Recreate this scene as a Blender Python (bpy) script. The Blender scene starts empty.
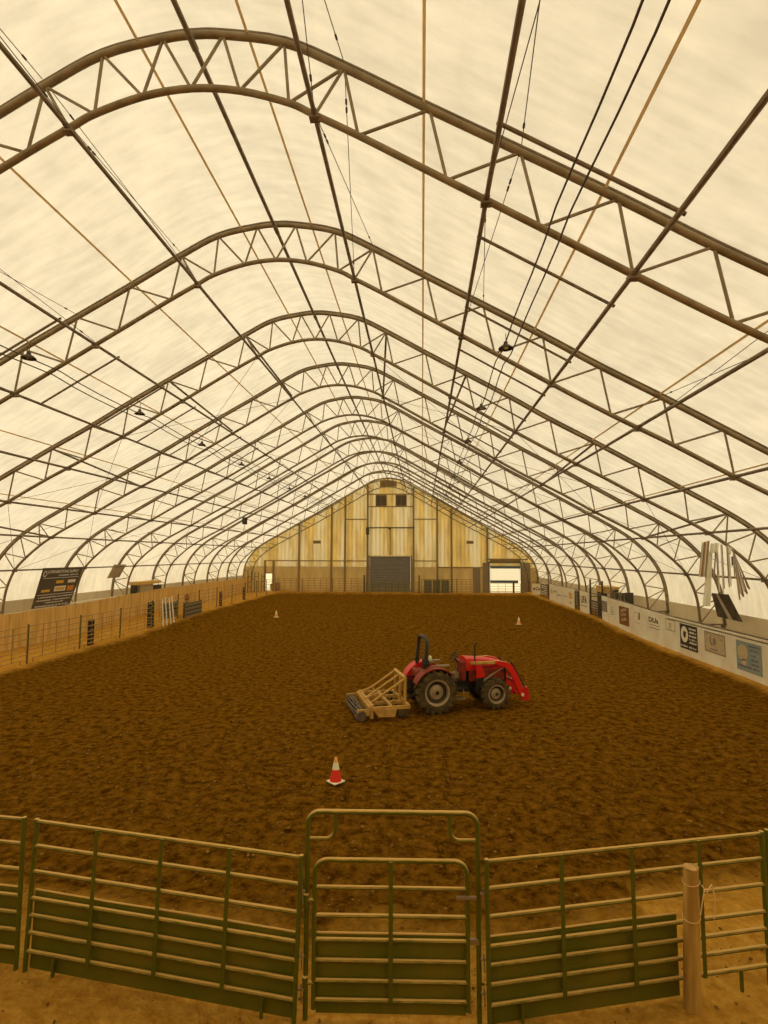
import bpy, math, random
from mathutils import Vector, Matrix, noise
from math import sin, cos, pi, radians, sqrt, atan2
random.seed(7)
S = bpy.context.scene
COL = S.collection

# ------------------------------------------------------------------ camera
F_PX, YAW, PITCH, ROLL, CAM_H = 535.0, 0.07074, 0.08082, 0.00352, 4.7
fw = Vector((-sin(YAW)*cos(PITCH), cos(YAW)*cos(PITCH), sin(PITCH)))
r0 = Vector((cos(YAW), sin(YAW), 0)); u0 = r0.cross(fw)
rr = r0*cos(ROLL) + u0*sin(ROLL); uu = -r0*sin(ROLL) + u0*cos(ROLL)
cd = bpy.data.cameras.new('camera'); cam = bpy.data.objects.new('camera', cd); COL.objects.link(cam)
cd.sensor_width = 36.0; cd.lens = F_PX/1024*36.0; cd.clip_end = 800; cd.clip_start = .05
M = Matrix((rr, uu, -fw)).transposed().to_4x4(); M.translation = Vector((0, 0, CAM_H)); cam.matrix_world = M
S.camera = cam

# ------------------------------------------------------------------ light: bright warm haze outside, everything inside lit through the translucent cover
w = bpy.data.worlds.new('hazy_sky'); S.world = w; w.use_nodes = True
WN = w.node_tree.nodes['Background']; WN.inputs[0].default_value = (.93, .825, .60, 1); WN.inputs[1].default_value = 2.2
sd = bpy.data.lights.new('veiled_sun', 'SUN'); sd.energy = 2.0; sd.angle = radians(25); sd.color = (.96, .85, .64)
so = bpy.data.objects.new('veiled_sun', sd); COL.objects.link(so); so.rotation_euler = (radians(22), radians(-18), 0)
S.view_settings.view_transform = 'Standard'; S.view_settings.look = 'None'
S.view_settings.gamma = 1; S.view_settings.exposure = -0.8; S.view_settings.use_curve_mapping = False
S.cycles.max_bounces = 8; S.cycles.diffuse_bounces = 5; S.cycles.transmission_bounces = 6
S.cycles.use_denoising = True

# ------------------------------------------------------------------ materials
MATS = {}
AK = 1.52
def _k(c): return tuple(min(.88, v*AK) for v in c)
def mat(name, col, rough=.7, metal=0, col2=None, scale=4, detail=4, bump=0, bscale=None, stretch=None, contrast=(.35, .65), coords='Object', spec=.3):
    if name in MATS: return MATS[name]
    col = _k(col); col2 = _k(col2) if col2 else None
    m = bpy.data.materials.new(name); m.use_nodes = True; nt = m.node_tree; N = nt.nodes; L = nt.links
    b = N['Principled BSDF']; b.inputs['Roughness'].default_value = rough; b.inputs['Metallic'].default_value = metal
    b.inputs['Specular IOR Level'].default_value = spec
    b.inputs['Base Color'].default_value = (*col, 1)
    tc = N.new('ShaderNodeTexCoord'); mp = N.new('ShaderNodeMapping'); L.new(tc.outputs[coords], mp.inputs[0])
    if stretch: mp.inputs['Scale'].default_value = stretch
    if col2:
        n = N.new('ShaderNodeTexNoise'); n.inputs['Scale'].default_value = scale; n.inputs['Detail'].default_value = detail
        L.new(mp.outputs[0], n.inputs[0])
        r = N.new('ShaderNodeValToRGB'); r.color_ramp.elements[0].position = contrast[0]; r.color_ramp.elements[1].position = contrast[1]
        r.color_ramp.elements[0].color = (*col, 1); r.color_ramp.elements[1].color = (*col2, 1)
        L.new(n.outputs['Fac'], r.inputs[0]); L.new(r.outputs[0], b.inputs['Base Color'])
    if bump:
        n2 = N.new('ShaderNodeTexNoise'); n2.inputs['Scale'].default_value = bscale or scale*4; n2.inputs['Detail'].default_value = 5
        L.new(mp.outputs[0], n2.inputs[0]); bp = N.new('ShaderNodeBump'); bp.inputs['Strength'].default_value = bump; bp.inputs['Distance'].default_value = .02
        L.new(n2.outputs['Fac'], bp.inputs['Height']); L.new(bp.outputs[0], b.inputs['Normal'])
    MATS[name] = m; return m

def dusty(name, col, dust, rough=.6, lo=.25, hi=.75, nscale=7, metal=0):
    """painted steel with dust settled on the upward faces"""
    m = mat(name, col, rough, metal); nt = m.node_tree; N = nt.nodes; L = nt.links; b = N['Principled BSDF']
    g = N.new('ShaderNodeNewGeometry'); sx = N.new('ShaderNodeSeparateXYZ'); L.new(g.outputs['Normal'], sx.inputs[0])
    n = N.new('ShaderNodeTexNoise'); n.inputs['Scale'].default_value = nscale; n.inputs['Detail'].default_value = 4
    L.new(g.outputs['Position'], n.inputs[0])
    a = N.new('ShaderNodeMath'); a.operation = 'MULTIPLY_ADD'; L.new(n.outputs['Fac'], a.inputs[0]); a.inputs[1].default_value = .7; L.new(sx.outputs['Z'], a.inputs[2])
    mr = N.new('ShaderNodeMapRange'); mr.inputs['From Min'].default_value = lo+.35; mr.inputs['From Max'].default_value = hi+.35
    L.new(a.outputs[0], mr.inputs['Value'])
    mx = N.new('ShaderNodeMix'); mx.data_type = 'RGBA'; L.new(mr.outputs[0], mx.inputs['Factor'])
    mx.inputs['A'].default_value = (*_k(col), 1); mx.inputs['B'].default_value = (*_k(dust), 1); L.new(mx.outputs['Result'], b.inputs['Base Color'])
    return m

def translucent(name, colt, cold, fac, stretch=(1, 1, 1), scale=.5, var=.10, streak=0, streakcol=(.9, .8, .6)):
    m = bpy.data.materials.new(name); m.use_nodes = True; nt = m.node_tree; N = nt.nodes; L = nt.links
    N.remove(N['Principled BSDF']); out = N['Material Output']
    tc = N.new('ShaderNodeTexCoord'); mp = N.new('ShaderNodeMapping'); mp.inputs['Scale'].default_value = stretch
    L.new(tc.outputs['Object'], mp.inputs[0])
    n = N.new('ShaderNodeTexNoise'); n.inputs['Scale'].default_value = scale; n.inputs['Detail'].default_value = 8; n.inputs['Roughness'].default_value = .62
    L.new(mp.outputs[0], n.inputs[0])
    mp2 = N.new('ShaderNodeMapping'); mp2.inputs['Scale'].default_value = (stretch[0]*.7, stretch[1]*5, stretch[2]*.7); L.new(tc.outputs['Object'], mp2.inputs[0])
    n2 = N.new('ShaderNodeTexNoise'); n2.inputs['Scale'].default_value = scale*1.7; n2.inputs['Detail'].default_value = 5; L.new(mp2.outputs[0], n2.inputs[0])
    ad = N.new('ShaderNodeMath'); ad.operation = 'ADD'; L.new(n.outputs['Fac'], ad.inputs[0]); L.new(n2.outputs['Fac'], ad.inputs[1])
    mr = N.new('ShaderNodeMapRange'); mr.inputs['From Min'].default_value = .7; mr.inputs['From Max'].default_value = 1.3
    mr.inputs['To Min'].default_value = 1-var; mr.inputs['To Max'].default_value = 1+var*.4; L.new(ad.outputs[0], mr.inputs['Value'])
    def tint(c):
        v = N.new('ShaderNodeMix'); v.data_type = 'RGBA'; v.blend_type = 'MULTIPLY'; v.inputs['Factor'].default_value = 1
        v.inputs['A'].default_value = (*c, 1); L.new(mr.outputs[0], v.inputs['B']); return v.outputs['Result']
    ct, cdf = tint(colt), tint(cold)
    if streak:
        mp3 = N.new('ShaderNodeMapping'); mp3.inputs['Scale'].default_value = (1.4, 1, .13); L.new(tc.outputs['Object'], mp3.inputs[0])
        n3 = N.new('ShaderNodeTexNoise'); n3.inputs['Scale'].default_value = .9; n3.inputs['Detail'].default_value = 6; L.new(mp3.outputs[0], n3.inputs[0])
        rp = N.new('ShaderNodeMapRange'); rp.inputs['From Min'].default_value = .47; rp.inputs['From Max'].default_value = .6; rp.inputs['To Max'].default_value = streak
        L.new(n3.outputs['Fac'], rp.inputs['Value'])
        v = N.new('ShaderNodeMix'); v.data_type = 'RGBA'; L.new(rp.outputs[0], v.inputs['Factor']); L.new(ct, v.inputs['A']); v.inputs['B'].default_value = (*streakcol, 1); ct = v.outputs['Result']
    t = N.new('ShaderNodeBsdfTranslucent'); d = N.new('ShaderNodeBsdfDiffuse'); L.new(ct, t.inputs[0]); L.new(cdf, d.inputs[0])
    mx = N.new('ShaderNodeMixShader'); mx.inputs[0].default_value = fac; L.new(d.outputs[0], mx.inputs[1]); L.new(t.outputs[0], mx.inputs[2])
    L.new(mx.outputs[0], out.inputs[0]); MATS[name] = m; return m

STEEL = mat('galvanised_steel', (.145, .112, .06), .55, .3, (.21, .165, .095), 3)
STEEL_D = mat('weathered_steel', (.12, .095, .06), .6, .3, (.18, .14, .09), 5)
CABLE = mat('cable', (.06, .045, .03), .6)
FABRIC = translucent('roof_fabric', (.99, .94, .83), (.86, .8, .66), .62, (1, .6, 1), .8, .17)
SKIRT = translucent('grey_skirt_fabric', (.86, .78, .62), (.6, .54, .43), .55, (1, .5, 1), .6, .1)
SEAM = translucent('seam_webbing', (.9, .76, .5), (.7, .58, .36), .52)
ENDP = translucent('end_wall_panels', (.99, .84, .45), (.88, .72, .42), .64, (1, 1, .25), 1.2, .26, .95, (1, .97, .82))
ENDLOW = translucent('end_wall_lower_panels', (.8, .64, .32), (.68, .54, .28), .46, (1, 1, .4), 1.0, .2)
PLY = mat('plywood', (.36, .22, .055), .85, 0, (.5, .325, .1), 1.6, 8, .15, 6, stretch=(3, 3, .35))
WHITE = mat('white_board', (.52, .44, .32), .75, 0, (.64, .56, .42), 1.1, 7, .1, 8)
GREEN = dusty('green_pipe', (.062, .07, .0025), (.42, .275, .075), .55, .2, .8)
GREEND = mat('green_sheet', (.06, .072, .003), .6, 0, (.10, .09, .006), 1.3, 8, .15, 9)
TANP = dusty('tan_pipe', (.22, .13, .035), (.42, .26, .09), .7)
RED = dusty('red_paint', (.42, .012, .008), (.42, .05, .02), .4, .75, 1.3)
REDD = mat('dark_red', (.12, .018, .006), .6, 0, (.2, .03, .01), 5)  # darker red for the near fender, side panels, dashboard and tank
BLACK = mat('black_paint', (.014, .011, .007), .55)
RUBBER = mat('dusty_rubber', (.035, .026, .01), .9, 0, (.09, .065, .022), 6)
RIM = mat('silver_rim', (.34, .27, .17), .5, .3, (.24, .18, .1), 6)
GREYM = mat('grey_metal', (.19, .15, .09), .5, .5)
TAN = mat('tan_paint', (.42, .255, .06), .6, 0, (.3, .175, .038), 5)
WOODP = mat('post_wood', (.22, .135, .028), .85, 0, (.36, .235, .06), 2.2, 8, .35, 14, stretch=(5, 5, .5))
WOODTOP = mat('post_end_grain', (.42, .27, .1), .85, 0, (.3, .17, .05), 14)
ROPE = mat('twine', (.5, .34, .15), .9)
ORANGE = mat('cone_red', (.55, .03, .015), .5)
CONEW = mat('cone_white', (.75, .62, .4), .5)
CONET = mat('faded_orange', (.6, .28, .07), .6)
LAMPM = mat('dark_lamp', (.05, .04, .025), .5, .4)
GREYDOOR = mat('grey_roller_door', (.13, .115, .09), .6, .1, (.17, .15, .115), 3, stretch=(.5, 1, 4))
DARKV = mat('dark_louvre', (.05, .042, .028), .6)
BRN = mat('brown_steel', (.2, .13, .05), .6, .2)
BLUEBAR = mat('blue_grey_bar', (.07, .1, .12), .6)
CURTAIN = translucent('curtain_vinyl', (1, .99, .93), (.85, .8, .7), .93, var=.02)
INKB = mat('ink_black', (.025, .022, .015), .6)
INKG = mat('ink_grey', (.17, .14, .1), .7)
CREAM = mat('sign_cream', (.6, .52, .38), .7)
SIGNBLUE = mat('sign_blue', (.2, .235, .2), .7, 0, (.17, .22, .21), 4)
INKP = mat('ink_purple', (.14, .1, .13), .7)
SIGNTAN = mat('sign_tan', (.42, .33, .19), .7, 0, (.35, .27, .15), 5)
SIGNBROWN = mat('sign_brown', (.16, .06, .012), .7)
BANNERG = mat('banner_charcoal', (.075, .062, .045), .7)
BANTXT = mat('banner_lettering', (.52, .5, .44), .7)
GOLD = mat('banner_gold', (.5, .3, .04), .7)
CLOTHW = mat('cloth_white', (.72, .64, .48), .85)
CLOTHG = mat('cloth_grey', (.3, .25, .17), .85)
CLOTHR = mat('cloth_rust', (.33, .19, .08), .85)
CLOTHD = mat('cloth_dark', (.05, .04, .022), .85, 0, (.08, .06, .035), 2)
SAND = mat('outside_gravel', (.55, .46, .32), .9, 0, (.62, .52, .38), .5)
STRAW = mat('straw', (.5, .33, .1), .9, 0, (.38, .24, .07), 12)
PANELG = mat('grey_green_panel', (.1, .09, .06), .7, 0, (.15, .13, .09), 4)

# arena footing
def dirt_material():
    m = bpy.data.materials.new('arena_dirt'); m.use_nodes = True; N = m.node_tree.nodes; L = m.node_tree.links
    b = N['Principled BSDF']; b.inputs['Roughness'].default_value = .95; b.inputs['Specular IOR Level'].default_value = 0
    tc = N.new('ShaderNodeTexCoord')
    at = N.new('ShaderNodeAttribute'); at.attribute_name = 'dryness'
    def nz(scale, det=6, rough=.6):
        n = N.new('ShaderNodeTexNoise'); n.inputs['Scale'].default_value = scale; n.inputs['Detail'].default_value = det; n.inputs['Roughness'].default_value = rough
        L.new(tc.outputs['Object'], n.inputs[0]); return n.outputs['Fac']
    def ramp(fac, p0, c0, p1, c1):
        r = N.new('ShaderNodeValToRGB'); r.color_ramp.elements[0].position = p0; r.color_ramp.elements[1].position = p1
        r.color_ramp.elements[0].color = (*c0, 1); r.color_ramp.elements[1].color = (*c1, 1); L.new(fac, r.inputs[0]); return r.outputs[0]
    wet = ramp(nz(5, 9, .75), .38, (.062, .025, .0012), .64, (.27, .125, .011))
    dry = ramp(nz(7, 9, .7), .33, (.46, .215, .022), .7, (.76, .43, .075))
    big = N.new('ShaderNodeMath'); big.operation = 'MULTIPLY_ADD'; L.new(nz(.9, 6), big.inputs[0]); big.inputs[1].default_value = .9
    L.new(at.outputs['Fac'], big.inputs[2])
    mr = N.new('ShaderNodeMapRange'); mr.inputs['From Min'].default_value = .62; mr.inputs['From Max'].default_value = 1.25; L.new(big.outputs[0], mr.inputs['Value'])
    mx = N.new('ShaderNodeMix'); mx.data_type = 'RGBA'; L.new(mr.outputs[0], mx.inputs['Factor']); L.new(wet, mx.inputs['A']); L.new(dry, mx.inputs['B'])
    L.new(mx.outputs['Result'], b.inputs['Base Color'])
    bp = N.new('ShaderNodeBump'); bp.inputs['Strength'].default_value = .9; bp.inputs['Distance'].default_value = .05
    v = N.new('ShaderNodeTexVoronoi'); v.inputs['Scale'].default_value = 9; L.new(tc.outputs['Object'], v.inputs[0])
    a2 = N.new('ShaderNodeMath'); a2.operation = 'MULTIPLY_ADD'; L.new(nz(14, 8, .7), a2.inputs[0]); a2.inputs[1].default_value = 1.6; L.new(v.outputs['Distance'], a2.inputs[2])
    L.new(a2.outputs[0], bp.inputs['Height']); L.new(bp.outputs[0], b.inputs['Normal'])
    return m
DIRT = dirt_material()
CLOD = mat('dirt_clod', (.085, .04, .003), .95, 0, (.19, .1, .012), 2, coords='Object')

# ------------------------------------------------------------------ mesh helpers
class MB:
    def __init__(s): s.v = []; s.f = []; s.mi = []; s.cur = 0
    def face(s, idx): s.f.append(idx); s.mi.append(s.cur)
    def box(s, x0, x1, y0, y1, z0, z1, T=None, bev=0):
        b = len(s.v)
        P = [(x0,y0,z0),(x1,y0,z0),(x1,y1,z0),(x0,y1,z0),(x0,y0,z1),(x1,y0,z1),(x1,y1,z1),(x0,y1,z1)]
        for p in P: s.v.append(tuple(T @ Vector(p)) if T else p)
        for q in ((0,3,2,1),(4,5,6,7),(0,1,5,4),(1,2,6,5),(2,3,7,6),(3,0,4,7)): s.face([b+i for i in q])
        return s
    def tube(s, P, r, n=8, closed=False, cap=True):
        P = [Vector(p) for p in P]; b = len(s.v); k = len(P)
        R = r if isinstance(r, (list, tuple)) else [r]*k
        d0 = (P[1]-P[0]).normalized(); up = Vector((0, 0, 1)) if abs(d0.z) < .9 else Vector((1, 0, 0))
        nrm = d0.cross(up).normalized()
        for i in range(k):
            if closed: t = (P[(i+1) % k]-P[i-1]).normalized()
            else: t = (P[min(i+1, k-1)]-P[max(i-1, 0)]).normalized()
            nrm = (nrm - t*nrm.dot(t)).normalized(); bn = t.cross(nrm)
            for j in range(n):
                a = 2*pi*j/n; s.v.append(tuple(P[i] + (nrm*cos(a)+bn*sin(a))*R[i]))
        m = k if closed else k-1
        for i in range(m):
            for j in range(n):
                i2 = (i+1) % k; s.face([b+i*n+j, b+i*n+(j+1) % n, b+i2*n+(j+1) % n, b+i2*n+j])
        if cap and not closed:
            s.face([b+j for j in range(n)][::-1]); s.face([b+(k-1)*n+j for j in range(n)])
        return s
    def ribbon(s, P, w, t, side=Vector((0, 1, 0))):
        """flat bar of width w along 'side', thickness t, following P"""
        P = [Vector(p) for p in P]; b = len(s.v); k = len(P)
        for i in range(k):
            tg = (P[min(i+1, k-1)]-P[max(i-1, 0)]).normalized(); n = tg.cross(side).normalized()
            for a, c in ((-1, -1), (1, -1), (1, 1), (-1, 1)): s.v.append(tuple(P[i]+side*(a*w/2)+n*(c*t/2)))
        for i in range(k-1):
            for j in range(4): s.face([b+i*4+j, b+i*4+(j+1) % 4, b+(i+1)*4+(j+1) % 4, b+(i+1)*4+j])
        s.face([b, b+3, b+2, b+1]); s.face([b+(k-1)*4+j for j in range(4)]); return s
    def lathe(s, prof, n=24, axis='z', c=(0, 0, 0), cap=True):
        """prof: (radius, height)"""
        b = len(s.v); k = len(prof); c = Vector(c)
        for r, h in prof:
            for j in range(n):
                a = 2*pi*j/n
                p = (r*cos(a), r*sin(a), h) if axis == 'z' else ((r*cos(a), h, r*sin(a)) if axis == 'y' else (h, r*cos(a), r*sin(a)))
                s.v.append(tuple(c+Vector(p)))
        for i in range(k-1):
            for j in range(n): s.face([b+i*n+j, b+i*n+(j+1) % n, b+(i+1)*n+(j+1) % n, b+(i+1)*n+j])
        if cap and prof[0][0] > 1e-4: s.face([b+j for j in range(n)])
        if cap and prof[-1][0] > 1e-4: s.face([b+(k-1)*n+j for j in range(n)])
        return s
    def prism(s, poly, y0, y1, T=None):
        """poly in x,z extruded along y"""
        b = len(s.v); n = len(poly)
        for y in (y0, y1):
            for x, z in poly:
                p = Vector((x, y, z)); s.v.append(tuple(T @ p if T else p))
        s.face([b+i for i in range(n)]); s.face([b+n+i for i in range(n)][::-1])
        for i in range(n): s.face([b+i, b+n+i, b+n+(i+1) % n, b+(i+1) % n])
        return s
    def mesh(s, name, mats, smooth=True):
        me = bpy.data.meshes.new(name); me.from_pydata(s.v, [], s.f)
        if not isinstance(mats, (list, tuple)): mats = [mats]
        for m in mats: me.materials.append(m)
        if len(mats) > 1: me.polygons.foreach_set('material_index', s.mi)
        if smooth:
            me.polygons.foreach_set('use_smooth', [True]*len(me.polygons))
            me.update()
            try: me.set_sharp_from_angle(angle=radians(38))
            except Exception: pass
        me.update(); return me
    def build(s, name, mats, parent=None, loc=None, smooth=True, bevel=0):
        o = bpy.data.objects.new(name, s.mesh(name, mats, smooth)); COL.objects.link(o)
        if parent: o.parent = parent
        if loc: o.location = loc
        if bevel:
            bm = o.modifiers.new('bevel', 'BEVEL'); bm.width = bevel; bm.segments = 2; bm.limit_method = 'ANGLE'
        return o
def tag(o, label=None, cat=None, group=None, kind=None):
    if label: o['label'] = label
    if cat: o['category'] = cat
    if group: o['group'] = group
    if kind: o['kind'] = kind
    return o
def thing(name, label, cat, loc=(0, 0, 0), rz=0, group=None):
    o = bpy.data.objects.new(name, None); COL.objects.link(o); o.empty_display_size = .2
    o.location = loc; o.rotation_euler = (0, 0, rz); return tag(o, label, cat, group)
def struct(name, mb, m, smooth=False):
    return tag(mb.build(name, m, smooth=smooth), kind='structure')
def copy_tree(o, parent=None):
    c = o.copy(); COL.objects.link(c); c.parent = parent
    for ch in [k for k in o.children]: copy_tree(ch, c)
    return c
ORD = ['first', 'second', 'third', 'fourth', 'fifth', 'sixth', 'seventh', 'eighth', 'ninth', 'tenth', 'eleventh', 'twelfth', 'thirteenth', 'fourteenth']
def tname(i): return 'cut-off nearest arch' if i == 0 else ORD[i-1]+' full arch'

# ------------------------------------------------------------------ building geometry
CX = -4.05                                # ridge
TY0, TS = 3.04, 5.5146                    # first truss, spacing
NT = 12
TYS = [TY0+TS*i for i in range(NT)]
ENDY = TYS[-1]+.35
RX, LX = 12.2, -20.35                     # inner faces of the side walls
OUT = [(0, 13.93), (.55, 13.89), (1.66, 13.66), (2.72, 13.12), (4.2, 12.26), (5.71, 11.41), (7.27, 10.52), (8.73, 9.65), (10.3, 8.78), (11.78, 7.93),
       (13.35, 7.03), (14.8, 6.2), (15.72, 5.55), (16.52, 4.74), (17.08, 3.85), (17.36, 2.9), (17.45, 1.72)]
INN = [(0, 12.91), (.88, 12.81), (1.76, 12.53), (2.22, 12.28), (2.98, 11.86), (4.48, 10.98), (6.0, 10.09), (7.46, 9.23), (8.97, 8.37), (10.52, 7.55),
       (11.98, 6.72), (13.45, 5.93), (14.2, 5.47), (14.68, 5.13), (15.4, 4.5), (15.92, 3.9), (16.25, 3.1), (16.38, 2.4), (16.42, 1.72)]
def crom(P, sub=4):
    out = []
    for i in range(len(P)-1):
        a = P[max(i-1, 0)]; b = P[i]; c = P[i+1]; d = P[min(i+2, len(P)-1)]
        for k in range(sub):
            t = k/sub
            out.append(tuple(.5*((2*b[j])+(-a[j]+c[j])*t+(2*a[j]-5*b[j]+4*c[j]-d[j])*t*t+(-a[j]+3*b[j]-3*c[j]+d[j])*t**3) for j in (0, 1)))
    out.append(tuple(P[-1])); return out
def mirror(P): return [(-x, z) for x, z in P[::-1] if x > 1e-6]+list(P)
OUTC = crom(mirror(OUT)); INC = crom(mirror(INN))
def offset(C, d):
    R = []
    for i, (x, z) in enumerate(C):
        x0, z0 = C[max(i-1, 0)]; x1, z1 = C[min(i+1, len(C)-1)]; l = math.hypot(x1-x0, z1-z0)
        R.append((x-(z1-z0)/l*d, z+(x1-x0)/l*d))
    return R
COVER = offset(OUTC, .13)
COVER = [(-17.62, -.05), (-17.62, .9)]+COVER+[(17.62, .9), (17.62, -.05)]

# roof fabric
mb = MB(); ys = [-9+i*(ENDY+9)/66 for i in range(67)]
for y in ys:
    t = ((y-TY0)/TS) % 1; sag = .06*sin(pi*t)
    for (x, z) in offset(COVER, -sag): mb.v.append((CX+x, y, z))
n = len(COVER)
for i in range(len(ys)-1):
    for j in range(n-1): mb.face([i*n+j, i*n+j+1, (i+1)*n+j+1, (i+1)*n+j])
struct('ceiling', mb, FABRIC, smooth=True)
# seam webbing on the cover
k = 0
for rel in (-13.2, -10.2, -7.05, -4.1, -1.0, 1.0, 4.1, 7.05, 10.2, 13.2):
    C2 = offset(OUTC, .04); best = min(range(len(C2)), key=lambda i: abs(C2[i][0]-rel)); x, z = C2[best]
    j = best+1 if C2[best][0] < rel else best-1
    t = (rel-x)/(C2[j][0]-x); z = z+(C2[j][1]-z)*t; x = rel
    tx, tz = C2[j][0]-C2[best][0], C2[j][1]-C2[best][1]; l = math.hypot(tx, tz)
    m2 = MB(); m2.ribbon([(CX+x, -6, z), (CX+x, 30, z), (CX+x, ENDY-.3, z)], .05, .012, Vector((tx/l, 0, tz/l)))
    k += 1; struct('trim_%d' % k, m2, SEAM)
# grey skirts low on both sides
for sgn in (-1, 1):
    C2 = [(x, z) for x, z in offset(OUTC, .07) if x*sgn > 15 and z < 2.5]; C2.sort(key=lambda p: p[1])
    C2 = [(17.5*sgn, 0)]+C2
    m2 = MB(); k += 1
    m2.ribbon([(CX+C2[0][0], 0, 0)]*2 if False else [(CX+a, 28, b) for a, b in C2], 73, .01, Vector((0, 1, 0)))
    struct('trim_%d' % k, m2, SKIRT, smooth=True)

# end walls
def endpoly(y0, y1, zlo, zhi=99, out=.05):
    P = [(CX+x, z) for x, z in offset(OUTC, out)]
    if zlo <= 0: P = [(P[0][0], 0)]+P+[(P[-1][0], 0)]
    else:
        P = [p for p in P if p[1] >= zlo]
        xs = CX+17.0 - (0 if zlo < 3 else .3)
    return P
# far wall: panels around the two door openings and the centre roller door
DL = (-18.95, -17.95); DR = (7.95, 11.55); DC = (-6.2, -1.35)
curve = [(CX+x, z) for x, z in offset(OUTC, .05)]
def topz(x):
    for (a, za), (b, zb) in zip(curve, curve[1:]):
        if a <= x <= b and b > a: return za+(zb-za)*(x-a)/(b-a)
    return 1.7
ZL = 3.3
mb = MB(); y0, y1 = ENDY, ENDY+.08
xs = sorted(set([round(CX-17.28+i*34.56/72, 3) for i in range(73)]+list(DC)))
poly = [(x, topz(x)) for x in xs if topz(x) > ZL+.02]
xa, xb = poly[0][0], poly[-1][0]
for (a, za), (b, zb) in zip(poly, poly[1:]):
    zb0 = 4.62 if (a >= DC[0]-.01 and b <= DC[1]+.01) else ZL
    mb.prism([(a, zb0), (b, zb0), (b, zb), (a, za)], y0, y1)
struct('wall_back', mb, ENDP)
mb = MB()
def low(x0, x1, z0=0, z1=ZL): mb.box(x0, x1, y0-.01, y1+.01, z0, z1)
low(-21.66, DL[0]); low(DL[0], DL[1], 2.46); low(DL[1], DC[0]); low(DC[1], DR[0]); low(DR[1], 13.56)
struct('wall_back_lower', mb, ENDLOW)
mb = MB(); mb.box(DR[0], DR[1], y0-.01, y1+.01, 3.86, 4.3); mb.box(7.55, 12.4, y0-.05, y0, 4.2, 4.36); struct('trim_20', mb, BRN)
# near end wall behind the camera
mb = MB(); mb.box(-22, 14, -9.1, -9, -.1, 14.2); struct('wall_front', mb, PLY)
# outside ground
mb = MB(); mb.box(-150, 150, -60, 260, -.4, -.3); mb.box(-24, 18, ENDY+.15, ENDY+40, -.3, .36); struct('ground_outside', mb, SAND)

# side walls
mb = MB(); x = LX-.05; Y = -9
while Y < 62.5:
    h = 1.75+.3*max(0, min(1, (Y-30)/10)); mb.box(LX-.05, LX, Y, Y+1.215, -.05, h+random.uniform(-.01, .02)); Y += 1.22
struct('wall_left', mb, PLY)
mb = MB(); mb.box(LX-.14, LX-.05, -9, 30, 1.66, 1.75); mb.box(LX-.14, LX-.05, 30, 63, 1.8, 1.9)
struct('trim_21', mb, WHITE)
def rh(Y): return 1.72+.3*max(0, min(1, (Y-28)/10))
mb = MB()
for a, b in ((-9, 37.75), (40.55, 42.85), (44.35, 52.8)):
    Y = a
    while Y < b-.01:
        e = min(Y+2.42, b); mb.prism([(0, -.05), (0, rh(Y)), (1, rh(e)), (1, -.05)], 0, .05,
            Matrix(((0, 1, 0, RX), (e-Y-.012, 0, 0, Y), (0, 0, 1, 0), (0, 0, 0, 1)))); Y = e
struct('wall_right', mb, WHITE)
mb = MB(); mb.tube([(RX+.25, -9, 1.7), (RX+.25, 28, 1.72), (RX+.25, 38, 1.98), (RX+.25, 54, 2.0)], .04)
mb.box(RX, RX+.5, -9, 28, 1.60, 1.64)
struct('trim_22', mb, STEEL_D)

# floor
def floor_rise(y):
    t = max(0, min(1, (y-29)/12)); t = t*t*(3-2*t); return .33*t+.05*max(0, min(1, (y-42)/20))
def fence_y(x):
    if x < -1.2: return 5.74+(-1.2-x)*.095
    if x > .6: return 5.9+(x-.6)*.235
    return 5.85
def floor_z(x, y):
    z = floor_rise(y)
    dr = 12.2-x; dl = x+16.8
    if y < 9: z += .1*max(0, min(1, (-1.3-x)/3))*max(0, min(1, (8.5-y)/1.5))
    if y > 8:
        z += .16*math.exp(-max(dr, 0)/.5)+.10*math.exp(-((dl-.1)/.6)**2)
    return z
mb = MB()
xs = []; x = -22.0
while x < 14.0: xs.append(x); x += .075 if -7 < x < 6 else .2
yy = []; y = -9.0
while y < ENDY+.3:
    yy.append(y); y += .3 if y < 4 else (.055 if y < 10.5 else (.1 if y < 16 else (.2 if y < 30 else .45)))
att = []
for y in yy:
    for x in xs:
        v = Vector((x, y, 0)); near = 1 if 4 < y < 16 else .5
        inside = y > fence_y(x)+.1
        amp = (.045 if inside else .016)*near
        z = floor_z(x, y)+amp*noise.fractal(v*2.6, .9, 2.1, 5)+(.03*noise.noise(v*.7))*near+(.012*near*noise.noise(v*9) if inside else 0)
        d = y-fence_y(x)
        if inside: z += .05*math.exp(-((d-.9)/.5)**2)
        mb.v.append((x, y, z-.02))
        dry = max(0, min(1, .95-(d-.1)/1.9)) if d > .1 else 1.15
        if d < 0: dry = 1.05
        if x > 2.9: dry = max(dry, min(1, 1.0-(d-.8)/1.6))
        if y > 8:
            dry = max(dry, .82*math.exp(-(max(0, 12.2-x)/.42)**2), 1.0*(1/(1+math.exp((x+16.4)*4))), .75*max(0, (y-58)/6))
        att.append(dry+.12*noise.noise(v*1.1))
nx = len(xs)
for i in range(len(yy)-1):
    for j in range(nx-1): mb.f.append([i*nx+j, i*nx+j+1, (i+1)*nx+j+1, (i+1)*nx+j])
fo = bpy.data.objects.new('floor', bpy.data.meshes.new('floor')); COL.objects.link(fo)
fo.data.from_pydata(mb.v, [], mb.f); fo.data.materials.append(DIRT)
fo.data.polygons.foreach_set('use_smooth', [True]*len(fo.data.polygons))
A = fo.data.attributes.new('dryness', 'FLOAT', 'POINT'); A.data.foreach_set('value', att); tag(fo, kind='structure')

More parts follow.
